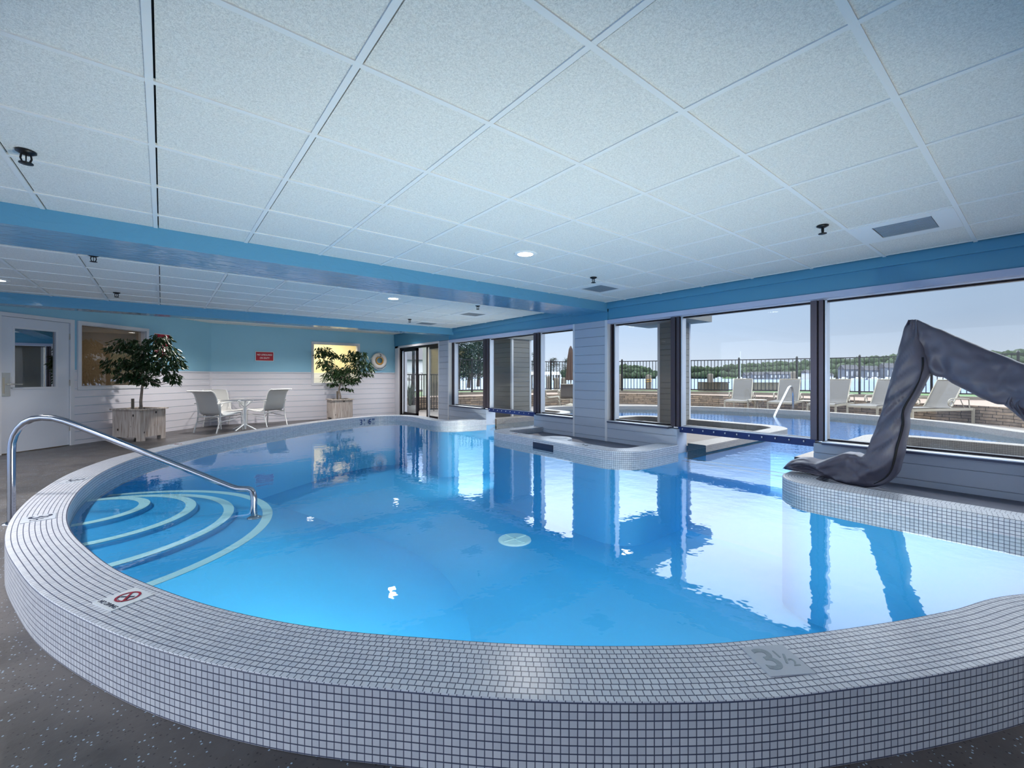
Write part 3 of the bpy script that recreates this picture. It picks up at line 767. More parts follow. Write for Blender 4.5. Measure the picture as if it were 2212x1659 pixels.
# ------------------------------------------------------------------ handrails
def handrail(pts, flange_pts, r, name, label, cat='handrail'):
    t=empty(name,(pts[0][0],pts[0][1],0)); tag(t,label,cat)
    org=Vector((pts[0][0],pts[0][1],0))
    mb=MB(); mb.tube([Vector(p)-org for p in pts],r,14); mb.build('rail','steel',t)
    for f in flange_pts:
        mb=MB(); mb.lathe([(.055,0),(.055,.006),(.03,.018),(r+.002,.02)],Vector(f)-org,20); mb.build('flange','steel',t)
    return t
A=Vector((-.93,5.17)); B=Vector((.60,4.20)); d=(B-A); Lr=d.length; d.normalize()
prof=[(0,0),(0,.3),(0,.58),(.004,.64),(.02,.70),(.05,.755),(.095,.80),(.15,.828),(.22,.838),(.30,.832),(.38,.808),(.46,.775),(.6,.712),(.9,.577),(1.2,.44),(1.5,.303),(1.64,.24),(1.68,.227),(1.72,.223),(1.765,.222),(1.79,.212),(1.802,.19),(Lr,.15),(Lr,.05),(Lr+.004,-.022)]
pts=[(A.x+d.x*u,A.y+d.y*u,z) for u,z in prof]
handrail(pts,[(A.x,A.y,0),(pts[-1][0],pts[-1][1],-.022)],.0245,'pool_handrail','curved stainless steel handrail rising from the deck and dropping to the pool steps')
handrail([(14.15,4.66,.03),(14.15,4.66,.6),(14.12,4.66,.76),(14.03,4.655,.86),(13.9,4.65,.885),(13.75,4.64,.85),(12.7,4.60,.16),(12.62,4.60,.08)],[(14.15,4.66,.03)],.03,'pool_handrail','sloping steel handrail on the far side of the outdoor pool')

# ------------------------------------------------------------------ seating
def arc(cx,cz,r,a0,a1,n,y): return [(cx+r*cos(a0+(a1-a0)*k/n),y,cz+r*sin(a0+(a1-a0)*k/n)) for k in range(n+1)]
def strip(prof, w, th=.004, sag=0):       # sling mesh from (x,z) profile
    mb=MB(); n=len(prof); ny=5; vs=[]
    for x,z in prof:
        for j in range(ny): t=j/(ny-1)*2-1; vs.append((x,t*w/2,z-sag*(1-t*t)))
    fs=[(i*ny+j,i*ny+j+1,(i+1)*ny+j+1,(i+1)*ny+j) for i in range(n-1) for j in range(ny-1)]
    mb.add(vs,fs,0,smooth=True); return mb
def scroll(y, x0, z0, s=1):
    """armrest bar ending in an inward curl at the front"""
    p=[(-.34,y,z0-.01),(-.2,y,z0),(0,y,z0+.015),(x0-.06,y,z0+.03)]
    R=.085*s; cx,cz=x0-.04,z0+.03-R
    for k in range(1,22):
        a=pi/2-k*2*pi*1.25/21; r=R*(1-.62*k/21); p.append((cx+r*cos(a)+.01,y,cz+r*sin(a)))
    return p
def make_chair(fab,fr,label,group=None):
    t=tag(empty('patio_chair'),label,'chair',group)
    for s in (-1,1):
        y=.275*s
        mb=MB(); mb.tube([(-.36,y,.0),(-.33,y,.1),(-.285,y,.22),(-.262,y,.36),(-.262,y,.48),(-.275,y,.62)],.0125,8); mb.build('leg',fr,t)
        mb=MB(); mb.tube([(.30,y,0),(.285,y,.2),(.275,y,.395)],.0125,8); mb.build('leg',fr,t)
        mb=MB(); mb.tube(scroll(y,.30,.615),.011,8); mb.build('armrest',fr,t)
    mb=MB()
    for s in (-1,1):
        y=.275*s; mb.tube([(.275,y,.395),(.0,y,.36),(-.262,y,.335)],.011,8); mb.tube([(.29,y,.30),(0,y,.245),(-.28,y,.22)],.009,6)
    mb.tube([(.27,-.275,.38),(.27,.275,.38)],.011,8); mb.tube([(-.265,-.275,.33),(-.265,.275,.33)],.012,8)
    mb.tube([(.28,-.27,.28),(-.27,.27,.2)],.006,6); mb.tube([(.28,.27,.28),(-.27,-.27,.2)],.006,6)
    mb.build('seat_frame',fr,t)
    prof=[(.30,.385),(.27,.405),(.15,.392),(.0,.372),(-.12,.362),(-.19,.37),(-.235,.41),(-.265,.48),(-.30,.60),(-.335,.72),(-.37,.80),(-.42,.85),(-.47,.87),(-.52,.868)]
    strip(prof,.50,sag=.008).build('sling_seat',fab,t)
    mb=MB()
    for s in (-1,1): mb.tube([(x,.252*s,z) for x,z in prof],.0125,8)
    mb.tube([(-.52,-.262,.868),(-.52,.262,.868)],.013,8); mb.build('back_frame',fr,t)
    return t
ch=make_chair('sling','chairframe','white scroll-arm sling chair with its back to the lone planter')
ch.location=(.96,11.12,0); ch.rotation_euler.z=radians(40)
ch['label']='white scroll-arm sling chair turned away, leftmost at the small indoor table'
ch['group']='white sling chairs around the indoor table'
for loc,rz,lab in (((1.13,12.08,0),-68,'white scroll-arm sling chair behind the indoor table, tucked in the wall corner'),((1.94,11.78,0),120,'white scroll-arm sling chair under the no lifeguard sign, seen from behind')):
    c=copy_tree(ch); c.location=loc; c.rotation_euler.z=radians(rz); c['label']=lab
# table
t=tag(empty('patio_table',(1.40,11.02,0)),'round patio table with clear top and white pedestal between the sling chairs','table')
mb=MB(); mb.lathe([(0,.652),(.43,.652),(.44,.658),(.43,.664),(0,.664)],(0,0,0),48); mb.build('table_top','tabletop',t)
mb=MB(); mb.lathe([(.03,.02),(.034,.1),(.03,.35),(.036,.6),(.05,.652)],(0,0,0),16); mb.build('pedestal','chairframe',t)
for k in range(4):
    a=pi/4+k*pi/2; mb=MB(); mb.tube([(.03*cos(a),.03*sin(a),.12),(.14*cos(a),.14*sin(a),.07),(.27*cos(a),.27*sin(a),.012)],.014,8); mb.build('leg','chairframe',t); mb=MB(); mb.tube([(.03*cos(a),.03*sin(a),.52),(.10*cos(a),.10*sin(a),.57),(.2*cos(a),.2*sin(a),.648)],.010,8); mb.build('brace','chairframe',t)

# ------------------------------------------------------------------ planters and ficus trees
def planter(loc, rz, w, d, h, label, arch=True):
    t=tag(empty('wooden_planter',loc,rz),label,'planter')
    mb=MB(); f=.07
    for (x0,x1,y0,y1) in ((0,w,0,.025),(0,w,d-.025,d),(0,.025,.025,d-.025),(w-.025,w,.025,d-.025)): mb.box(x0,x1,y0,y1,f,h)
    mb.box(.02,w-.02,.02,d-.02,f,f+.03); mb.build('box','planter',t)
    mb=MB()
    for a in ((-.03,w+.03,-.03,.03),(-.03,w+.03,d-.03,d+.03),(-.03,.03,.03,d-.03),(w-.03,w+.03,.03,d-.03)): mb.box(*a,h,h+.022)
    mb.build('rim','planter',t)
    for (x,y) in ((0,0),(w-.09,0),(0,d-.09),(w-.09,d-.09)):
        mb=MB(); mb.box(x,x+.09,y,y+.09,0,f); mb.build('foot','planter',t)
    mb=MB(); mb.box(.025,w-.025,.025,d-.025,h-.1,h-.03); mb.build('soil','soil',t)
    return t
pl1=planter((-.305,10.234,0),radians(41.5),.476,.60,.56,'weathered knotty wooden planter box at the angled wall, left of the chairs')
pl2=planter((3.49,11.84,0),0,.52,.52,.54,'weathered wooden planter box below the end wall window')
def tree(base, trunk, T, label, seed, nper, cut=None, name='ficus_tree'):
    rnd=random.Random(seed); t=tag(empty(name,base),label,'tree'); b=Vector(base)
    mb=MB(); tp=[Vector(p)-b for p in trunk]; top=tp[-1]
    mb.tube(tp,[.028-.012*i/(len(tp)-1) for i in range(len(tp))],10)
    for (x,y,z,r) in T:
        e=Vector((x,y,z))-b; m=(top+e)/2+Vector((rnd.uniform(-.05,.05),rnd.uniform(-.05,.05),-.05-.05*rnd.random()))
        mb.tube([top,m,e],[.011,.007,.003],6,cap=False)
    mb.build('trunk','bark',t)
    mb=MB()
    for (x,y,z,r) in T:
        c=Vector((x,y,z))-b
        # twigs radiating from the cluster centre, leaves hang off them
        for k in range(int(nper*(r/.2)**1.6)):
            th=rnd.uniform(0,2*pi); ph=rnd.uniform(-.5,1.0); rr=r*(rnd.random()**.5)
            o=Vector((cos(th)*cos(ph),sin(th)*cos(ph),sin(ph)*.85))*rr; p=c+o
            w=p+b
            if cut and cut(w): continue
            if w.z>2.36: continue
            dr=Vector((cos(th)*rnd.uniform(.3,1),sin(th)*rnd.uniform(.3,1),-rnd.uniform(.25,1.3))).normalized()
            l=rnd.uniform(.065,.115); wd=l*.2; sd=dr.cross(Vector((rnd.uniform(-1,1),rnd.uniform(-1,1),1))).normalized(); up=dr.cross(sd)
            m=p+dr*l*.45
            mb.add([p,m+sd*wd+up*.006,p+dr*l,m-sd*wd+up*.006],[(0,1,2),(0,2,3)],0)
    mb.build('foliage','leafA',t)
    return t
T1=[(-0.59,10.8,1.67,.24),(-0.67,10.78,1.41,.19),(-0.44,10.68,1.37,.24),(-0.27,10.54,1.54,.21),(-0.1,10.41,1.75,.21),(0.03,10.3,1.58,.24),(0.15,10.21,1.45,.19),(-0.04,10.35,1.28,.24),(-0.34,10.6,1.11,.17),(-0.2,10.49,1.07,.15),(-0.47,10.7,1.15,.21),(0.15,10.21,1.15,.13),(-0.74,10.8,1.28,.12),(-0.17,10.46,1.37,.26),(0,10.33,1.84,.17),(0.22,10.15,1.37,.12),(0.19,10.18,1.07,.09),(-0.5,10.73,1.79,.14),(-0.34,10.6,1.71,.14)]
T2=[(3.38,12.3,1.86,.2),(3.49,12.24,1.77,.18),(3.63,12.17,1.71,.13),(3.41,12.3,1.52,.2),(3.53,12.25,1.4,.18),(3.31,12.35,1.73,.13),(3.66,12.14,1.27,.25),(3.56,12.22,1.15,.23),(3.8,12.03,1.33,.18),(3.92,11.93,1.65,.23),(4.05,11.83,1.77,.18),(4.21,11.7,1.73,.18),(4.14,11.75,1.52,.23),(4.29,11.63,1.46,.2),(4,11.87,1.33,.25),(4.19,11.71,1.27,.18),(4.36,11.58,1.21,.1),(3.8,12.03,1.11,.25),(3.95,11.91,1.02,.19),(4.09,11.79,1.08,.15),(3.85,11.99,.83,.09),(3.95,11.91,.81,.08),(3.61,12.18,.96,.13),(4.42,11.53,1.33,.08)]
cutd=lambda w: (w.x-w.y)<-11.60
cute=lambda w: w.y>12.50
tree((-.30,10.62,.48),[(-.30,10.62,.48),(-.31,10.61,.7),(-.29,10.60,.95),(-.27,10.58,1.12)],T1,'leafy ficus standard with straight pale trunk, partly hiding a red sign',3,150,cutd)
tree((3.74,12.08,.45),[(3.74,12.08,.45),(3.76,12.07,.62),(3.72,12.08,.8),(3.75,12.06,.95),(3.73,12.06,1.08)],T2,'open branching ficus with twisted trunk in front of the lit window',5,130,cute)
for loc,lab,h in (((-.42,10.56,.48),'short brown wooden stake beside the straight ficus trunk',.24),((3.69,12.10,.45),'short wooden stake against the twisted ficus trunk',.28)):
    mb=MB(); mb.box(-.022,.022,-.022,.022,0,h+.04); o=mb.build('wooden_stake','timber'); o.location=loc; tag(o,lab,'stake')

# ------------------------------------------------------------------ signs, life ring
t=tag(empty('wall_sign',(2.03,12.548,1.68)),'red rectangular sign reading NO LIFEGUARD ON DUTY on the end wall','sign')
mb=MB(); mb.box(-.205,.205,-.006,.02,-.118,.118,0); mb.box(-.195,.195,-.008,0,-.108,.108,1); mb.build('panel',['signwhite','red'],t)
W4=Matrix(((1,0,0,0),(0,0,-1,-.0085),(0,1,0,0),(0,0,0,1)))
mb=MB(); mb.text('NO LIFEGUARD',.056,W4@Matrix.Translation((0,.036,0))@Matrix.Diagonal((.86,1,1,1)),0,.001); mb.build('lettering','signwhite',t); mb=MB(); mb.text('ON DUTY',.056,W4@Matrix.Translation((0,-.045,0))@Matrix.Diagonal((.86,1,1,1)),0,.001); mb.build('lettering','signwhite',t)
t=tag(empty('wall_sign',Dg@Vector((1.258,.002,1.80))),'tall red notice with white lettering half hidden behind the ficus','sign')
R4=Matrix(((-.70711,.70711,0,0),(-.70711,-.70711,0,0),(0,0,1,0),(0,0,0,1)))
mb=MB(); mb.box(-.184,.184,0,.006,-.25,.255,0,R4); mb.box(-.175,.175,.006,.008,-.24,.245,1,R4); mb.build('panel',['signwhite','red'],t)
mb=MB(); rr=random.Random(2)
for row,z in enumerate((.165,.1,.05,.0,-.05,-.1,-.15)):
    mb=MB(); x=-.155
    while x<.15:
        w=rr.uniform(.012,.022); h=.019 if row==0 else .010
        mb.box(x,x+w*.7,.008,.009,z-h,z+h*.6,0,R4); x+=w+(.012 if rr.random()<.2 else 0)
    mb.build('lettering','signwhite',t)
t=tag(empty('life_ring',(5.0,12.48,1.635)),'white life ring with coiled amber cord hanging on the end wall','life ring')
def torus(R,r,y0,n=40,m=14):
    mb=MB(); vs=[(( R+r*cos(2*pi*j/m))*cos(2*pi*i/n), y0+r*sin(2*pi*j/m), (R+r*cos(2*pi*j/m))*sin(2*pi*i/n)) for i in range(n) for j in range(m)]
    mb.add(vs,[(i*m+j,i*m+(j+1)%m,((i+1)%n)*m+(j+1)%m,((i+1)%n)*m+j) for i in range(n) for j in range(m)],0,smooth=True); return mb
torus(.175,.062,0).build('ring','ringwhite',t)
mb=MB(); 
for R,y,dz in ((.100,-.035,0),(.092,-.05,.004),(.103,-.06,-.006)): mb.tube([(R*cos(2*pi*i/30),y,R*sin(2*pi*i/30)+dz) for i in range(30)],.011,8,closed=True)
mb.build('coiled_cord','amber',t)
mb=MB(); mb.tube([(-.03,-.07,.11),(-.12,-.07,.2),(-.22,-.05,.09),(-.31,-.03,.0),(-.27,-.03,-.08),(-.17,-.05,-.2),(-.05,-.06,-.27),(.08,-.05,-.26),(.2,-.04,-.16)],.007,6); mb.tube([(-.03,-.07,.11),(.03,-.075,.10),(.13,-.07,.19)],.007,6); mb.build('rope','rope',t)
mb=MB(); mb.tube([(.0,.06,.2),(.0,-.07,.2),(.025,-.085,.17),(.02,-.085,.12),(-.015,-.085,.105)],.007,8); mb.build('hook','black',t)

# ------------------------------------------------------------------ pool lift under its fabric cover
lift=tag(empty('pool_lift',(0,0,0)),'pool access lift draped in a grey-blue fabric cover on the tiled ledge','pool lift')
LEG=[((1.668,.259),(1.651,.250)),((1.626,.318),(1.606,.246)),((1.561,.365),(1.537,.244)),((1.478,.372),(1.478,.24)),((1.396,.358),(1.396,.229)),((1.321,.394),(1.307,.206)),((1.22,.448),(1.181,.18)),((1.139,.459),(1.054,.17)),((1.074,.443),(.943,.20)),((1.054,.481),(.852,.29)),((1.024,.563),(.806,.437)),((.995,.662),(.782,.588)),((.943,.845),(.764,.741)),((.924,.941),(.756,.869)),((.889,1.11),(.694,1.022)),((.855,1.268),(.646,1.159)),((.828,1.425),(.632,1.237)),((.794,1.579),(.666,1.412)),((.77,1.651),(.712,1.647))]
ARM=[((.759,1.64),(.683,1.316)),((.712,1.647),(.634,1.194)),((.632,1.592),(.549,1.148)),((.522,1.522),(.479,1.09)),((.392,1.432),(.392,1.027)),((.293,1.368),(.291,.962)),((.21,1.315),(.208,.942)),((.126,1.26),(.126,.901)),((.022,1.19),(.022,.847)),((-.122,1.092),(-.122,.771)),((-.3,1.02),(-.3,.7)),((-.42,1.0),(-.5,.68))]
FLAP=[((.25,1.05),(.05,1.05)),((.234,.965),(.112,.985)),((.203,.924),(.104,.93)),((.167,.881),(.07,.88)),((.126,.829),(.02,.82)),((.06,.74),(-.08,.74)),((.0,.6),(-.2,.6)),((-.06,.4),(-.3,.4)),((-.08,.15),(-.32,.15))]
from mathutils import noise
def loft(st, thick, xs, name, seed, folds=1.0):
    # subdivide stations with catmull
    A=catmull([a for a,_ in st],.03) ; 
    def res(P,n):
        P=[Vector(p) for p in P]; out=[]; 
        Q=[P[0]*2-P[1]]+P+[P[-1]*2-P[-2]]
        for i in range(1,len(Q)-2):
            for k in range(n):
                t=k/n; a,b,c,d=Q[i-1],Q[i],Q[i+1],Q[i+2]
                out.append(.5*((2*b)+(c-a)*t+(2*a-5*b+4*c-d)*t*t+(3*b-a-3*c+d)*t**3))
        out.append(P[-1]); return out
    n=5; a=res([p for p,_ in st],n); b=res([q for _,q in st],n); th=res([(t,x) for t,x in zip(thick,xs)],n)
    K=48; rnd=random.Random(seed); vs=[]; ph=[rnd.uniform(0,6) for _ in range(6)]
    m=len(a)
    for i in range(m):
        c=(a[i]+b[i])/2; h=(a[i]-b[i])/2; T=th[i][0]; X0=th[i][1]
        for k in range(K):
            t=2*pi*k/K; ct=cos(t); s_=sin(t)
            sx=abs(s_)**.5*(1 if s_>0 else -1)
            e=1-abs(ct)**8
            q=Vector((c.x*4.2+(1 if s_>0 else 0)*7, c.y*4.2+ct*.9, ph[0]))
            r1=1-abs(noise.noise(q*1.1)*2.2); r2=1-abs(noise.noise(q*2.7+Vector((3,1,9)))*2.4)
            f=folds*e*(.055*(r1-.62)+.022*(r2-.6)+.008*noise.noise(q*7))
            ed=1+folds*.05*noise.noise(Vector((i*.35,ph[1],0 if ct>0 else 5)))
            vs.append((X0+sx*(T+f), c.x+h.x*ct*ed, c.y+h.y*ct*ed))
    mb=MB(); mb.add(vs,[(i*K+k,(i+1)*K+k,(i+1)*K+(k+1)%K,i*K+(k+1)%K) for i in range(m-1) for k in range(K)],0,smooth=True)
    mb.add(vs[:K],[tuple(range(K))],0); mb.add(vs[-K:],[tuple(range(K-1,-1,-1))],0)
    return mb.build(name,'cover',lift), a, b, th
seat,a,b,th=loft(LEG,[.03,.09,.13,.15,.16,.17,.18,.19,.19,.17,.15,.14,.13,.13,.13,.12,.11,.08,.04],[4.82,4.85,4.88,4.9,4.92,4.94,4.96,5,5,5,5,5,5,5,5,5,5,5,5],'seat_cover',4,1.2)
# dark seam, its fold's shadow painted in, along the trailing edge of the leg
mb=MB(); P=[]
for i in range(40,len(b)-8): 
    p=b[i]*.86+a[i]*.14; T=th[i][0]; P.append((5-T*.98,p.x+.004*sin(i*.5),p.y))
mb.tube(P,[.004+.006*abs(sin(k*.09)) for k in range(len(P))],6); mb.build('seam','seam',seat)
armc,a,b,th=loft(ARM,[.06,.10,.12,.13,.13,.13,.13,.13,.13,.13,.14,.14],[5.0,5.03,5.05,5.05,5.05,5.05,5.05,5.05,5.05,5.05,5.05,5.05],'arm_cover',9,.7)
mb=MB(); P=[]
for i in range(6,len(b)): 
    p=b[i]*.93+a[i]*.07; T=th[i][0]; P.append((th[i][1]-T*.42,p.x,p.y))
mb.tube(P,.006,6); mb.build('seam','seam',armc)
mc,a,b,th=loft(FLAP,[.08,.10,.11,.12,.12,.13,.14,.15,.16],[5.05]*9,'mast_cover',12,1.2)

# ------------------------------------------------------------------ ceiling fixtures
def vent(x,y,label,first=None):
    t=tag(empty('ceiling_vent',(x,y,ZC)),label,'vent','air vents in the ceiling along the window wall')
    mb=MB()
    for b_ in ((-.292,.292,-.292,-.17),(-.292,.292,.17,.292),(-.292,-.19,-.17,.17),(.19,.292,-.17,.17)): mb.box(*b_,-.008,0)
    mb.build('frame','bar',t)
    mb=MB(); mb.box(-.19,.19,-.17,.17,.001,.003,0)
    for k in range(12):
        xx=-.18+k*.0325; mb.box(xx,xx+.024,-.165,.165,-.004,-.001,0,Matrix.Translation((0,0,0)))
    mb.build('louver','vent',t); return t
vent(4.535,.715,'white ceiling vent with grey louvers, nearest one over the covered lift')
vent(4.535,3.765,'white ceiling vent with grey louvers just before the first beam')
vent(4.535,6.815,'white ceiling vent with grey louvers just past the first beam')
vent(4.535,8.645,'white ceiling vent with grey louvers close to the second beam')
def lamp(x,y,z,label):
    t=tag(empty('recessed_light',(x,y,z)),label,'ceiling light','round recessed ceiling lights')
    mb=MB(); mb.lathe([(.075,-.006),(.105,-.006),(.112,0),(.112,.006),(.075,.006),(.075,.022),(0,.022)],(0,0,0),32); mb.build('trim_ring','bar',t)
    mb=MB(); mb.lathe([(0,-.003),(.076,-.003)],(0,0,0),28); mb.build('lens','lens',t)
lamp(2.705,3.155,ZC,'lit round recessed light, nearest one, before the first beam')
lamp(2.705,6.2,ZC,'lit round recessed light between the two beams, right of centre')
lamp(-1.565,8.03,ZC,'lit round recessed light at the left edge between the beams')
def sprinkler(x,y,z,label):
    t=tag(empty('fire_sprinkler',(x,y,z)),label,'sprinkler','black fire sprinklers on the ceiling')
    mb=MB(); mb.lathe([(0,-.001),(.04,-.001),(.04,-.008),(.018,-.02),(0,-.02)],(0,0,0),20); mb.build('escutcheon','black',t)
    mb=MB(); mb.tube([(-.017,0,-.018),(-.02,0,-.04),(-.012,0,-.062)],.0045,6); mb.tube([(.017,0,-.018),(.02,0,-.04),(.012,0,-.062)],.0045,6); mb.tube([(0,0,-.018),(0,0,-.062)],.003,6); mb.build('frame_arm','black',t)
    mb=MB(); mb.lathe([(0,-.06),(.028,-.062),(.028,-.066),(0,-.068)],(0,0,0),16); mb.build('deflector','black',t)
for x,y,l in ((-.551,3.343,'black fire sprinkler head in the near left of the ceiling'),(3.991,1.112,'black fire sprinkler head beside the nearest vent'),(3.968,3.391,'black fire sprinkler head beside the vent before the first beam'),(-.495,8.183,'black fire sprinkler head above the angled wall, between the beams'),(-.516,5.80,'black fire sprinkler head peeking out behind the first beam'),(3.939,8.221,'tiny black fire sprinkler head near the farthest vent'),(4.057,5.936,'black fire sprinkler head behind the bright end of the first beam'),(-1.70,8.62,'black fire sprinkler head at the far left near the second beam')):
    sprinkler(x,y,ZC,l)
# ------------------------------------------------------------------ outside: decks, walls, fence
WALLP=[(5.9,13.6),(7.0,13.4),(8.67,13.05),(11.1,12.5),(13.5,12.1),(15.0,11.2),(16.0,8.85),(16.34,6.1),(16.25,4.4),(16.0,3.3),(15.7,2.2),(15.45,1.2),(14.9,.5),(14.3,-.6),(14.2,-3)]
WP=catmull(WALLP,.3)
out_hole=[tuple(p) for p in offs(OUT,-1,.2)]+[(9.6,-2.4),(5.7,-2.4),(5.7,7.9)]
mb=MB(); mb.fill([(5.66,-3.4),(14.6,-3.4)]+[(p.x+.1,p.y+.1) for p in reversed(WP)]+[(5.66,13.8)],[out_hole],.03)
struct(mb.build('ground','extconc'))
mb=MB(); mb.box(5.66,9.5,13.5,20,-.2,.028); mb.box(2,5.66,12.75,20,-.2,.0); struct(mb.build('ground','extconc'))
# stacked stone retaining wall
def ribbon(mb,P,z0,z1,mi,uvs=True,side=1):
    l=0; n=len(P); Ls=[0]
    for i in range(1,n): Ls.append(Ls[-1]+(P[i]-P[i-1]).length)
    vs=[(p.x,p.y,z0) for p in P]+[(p.x,p.y,z1) for p in P]
    fs=[(i,i+1,n+i+1,n+i) for i in range(n-1)]; us=[[(Ls[i],z0),(Ls[i+1],z0),(Ls[i+1],z1),(Ls[i],z1)] for i in range(n-1)]
    mb.add(vs,fs,mi,us)
sw=tag(empty('garden_wall',(0,0,0)),'low stacked brown stone retaining wall behind the outdoor loungers','garden wall')
mb=MB(); ribbon(mb,WP,.0,.46,0); mb.build('stone_face','stone',sw)
FP=[(8.8,14.52),(9.61,14.47),(11.6,14.35),(13.6,14.1),(15.7,11.8),(17.0,9.6),(17.9,7.8),(18.6,6.0),(19.0,4.2),(19.2,2.4),(19.45,.6),(19.8,-1.6)]
TP=[(p.x+.0,p.y) for p in WP]
mb=MB(); far=[(p[0]+.35,p[1]+.35) for p in FP]
mb.fill([(p.x,p.y) for p in WP]+[(20.1,-3)]+list(reversed(far)),[],.455); o=mb.build('gravel_bed','gravel',sw); o['kind']='stuff'
mb=MB(); FPv=[Vector(p) for p in FP]
for i in range(len(FP)-1):
    a,b=FPv[i],FPv[i+1]; d=(b-a).normalized(); nrm=Vector((d.y,-d.x)); 
    mb.beam((a.x,a.y,.5),(b.x,b.y,.5),.22,.10)
tag(mb.build('timber_edging','timber'),'long grey timber edging beam under the black fence','edging')
fence=tag(empty('metal_fence',(0,0,0)),'tall black metal picket fence between the outdoor pool and the lake','fence')
for i in range(len(FP)-1):
    a,b=FPv[i],FPv[i+1]; Lx=(b-a).length; mb=MB()
    for z in (.634,1.83): mb.beam((a.x,a.y,z),(b.x,b.y,z),.03,.035)
    n=int(Lx/.125)
    for k in range(1,n): q=a+(b-a)*k/n; mb.box(q.x-.010,q.x+.010,q.y-.010,q.y+.010,.634,1.83)
    mb.build('picket_panel','black',fence)
for p in FPv:
    mb=MB(); mb.box(p.x-.03,p.x+.03,p.y-.03,p.y+.03,.46,1.88); mb.lathe([(.045,1.88),(.02,1.93),(0,1.94)],(p.x,p.y,0),8); mb.build('post','black',fence)
# railing and wing wall outside the sliding door
t=tag(empty('metal_gate',(7,12.7,.03)),'black metal railing gate just outside the sliding glass door','gate')
mb=MB(); a=Vector((6.2,13.35)); b=Vector((7.3,12.52))
for z in (.07,1.2): mb.beam((a.x-7,a.y-12.7,z),(b.x-7,b.y-12.7,z),.03,.035)
n=17
for k in range(n+1): q=a+(b-a)*k/n-Vector((7,12.7)); mb.box(q.x-.009,q.x+.009,q.y-.009,q.y+.009,.0 if k%6==0 else .07,1.2)
mb.build('bars','black',t)
mb=MB(); q=a+(b-a)*.22-Vector((7,12.7)); mb.box(q.x-.035,q.x+.035,q.y-.035,q.y+.035,0,2.3); mb.build('post','black',t)
mb=MB(); planks(mb,13.9,15.85,0,3.2,(8.18,8.2),axis='y'); mb.box(8.2,8.5,13.9,15.85,0,3.2); mb.box(8.16,8.24,15.55,15.86,0,3.2,1); struct(mb.build('wall_wing',['exttan','housew']))
# exterior siding column and canopy block
def clad(name,x0,x1,y0,y1,z0,z1,kind='structure'):
    mb=MB(); mb.box(x0+.02,x1-.02,y0+.02,y1-.02,z0,z1); planks(mb,y0+.04,y1-.04,z0,z1,(x0,x0+.025),axis='y',pitch=.12); planks(mb,x0+.04,x1-.04,z0,z1,(y0,y0+.025),axis='x',pitch=.12)
    for (x,y) in ((x0,y0),(x0,y1),(x1,y0)): mb.box(x-.006 if x==x0 else x-.05,x+.05 if x==x0 else x+.006,y-.006 if y==y0 else y-.05,y+.05 if y==y0 else y+.006,z0,z1,1)
    return struct(mb.build(name,['extwall','housew']))
clad('pillar',8.56,9.05,4.98,5.47,.13,2.34)
clad('pillar',6.6,7.22,8.2,9.02,.03,2.08)
mb=MB(); mb.box(5.8,7.26,8.16,9.06,2.08,2.6); struct(mb.build('beam','extwall'))
mb=MB(); mb.box(5.8,9.2,4.57,6.12,2.335,2.60); cb=struct(mb.build('beam','extwall'))
mb=MB(); mb.lathe([(0,2.328),(.1,2.328),(.11,2.334)],(6.75,4.95,0),20); mb.build('soffit_light','lens',cb)
mb=MB(); mb.box(5.80,6.1,-4,20,2.60,5.2); struct(mb.build('wall_upper','extwall'))
# ------------------------------------------------------------------ loungers
def make_lounger():
    t=empty('sun_lounger'); Z=.37
    mb=MB()
    for s in (-1,1): mb.beam((0,s*.33,Z-.03),(1.9,s*.33,Z-.03),.03,.055)
    for x in (.01,.65,1.3,1.89): mb.beam((x,-.33,Z-.03),(x,.33,Z-.03),.03,.05)
    mb.build('frame','outframe',t)
    for x in (.03,1.86):
        for s in (-1,1):
            mb=MB(); mb.box(x-.022,x+.022,s*.33-.022,s*.33+.022,0,Z); mb.build('leg','outframe',t)
    mb=MB()
    for s in (-1,1): mb.tube([(1.22,s*.29,Z),(1.3,s*.29,Z+.1),(1.66,s*.29,Z+.66),(1.67,s*.27,Z+.68)],.016,6)
    mb.tube([(1.67,-.29,Z+.68),(1.67,.29,Z+.68)],.016,6); mb.tube([(1.5,-.25,Z+.38),(1.72,-.25,Z-.03)],.01,6); mb.tube([(1.5,.25,Z+.38),(1.72,.25,Z-.03)],.01,6)
    mb.build('back_frame','outframe',t)
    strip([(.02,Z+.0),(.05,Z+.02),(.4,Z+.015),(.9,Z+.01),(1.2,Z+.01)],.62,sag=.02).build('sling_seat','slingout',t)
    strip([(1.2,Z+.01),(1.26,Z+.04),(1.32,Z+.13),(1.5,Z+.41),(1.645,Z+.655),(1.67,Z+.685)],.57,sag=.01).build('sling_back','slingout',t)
    for s in (-1,1):
        p=[(1.7,s*.36,Z+.0),(1.68,s*.36,Z+.22),(1.5,s*.36,Z+.235),(1.3,s*.36,Z+.24),(1.16,s*.36,Z+.235)]
        for k in range(1,20):
            a=pi/2+k*2*pi*1.3/19; r=.10*(1-.6*k/19); p.append((1.14+r*cos(a),s*.36,Z+.13+r*sin(a)))
        mb=MB(); mb.tube(p,.014,6); mb.build('armrest','outframe',t)
    return t
L0=make_lounger()
G='cream sling loungers behind the outdoor pool'
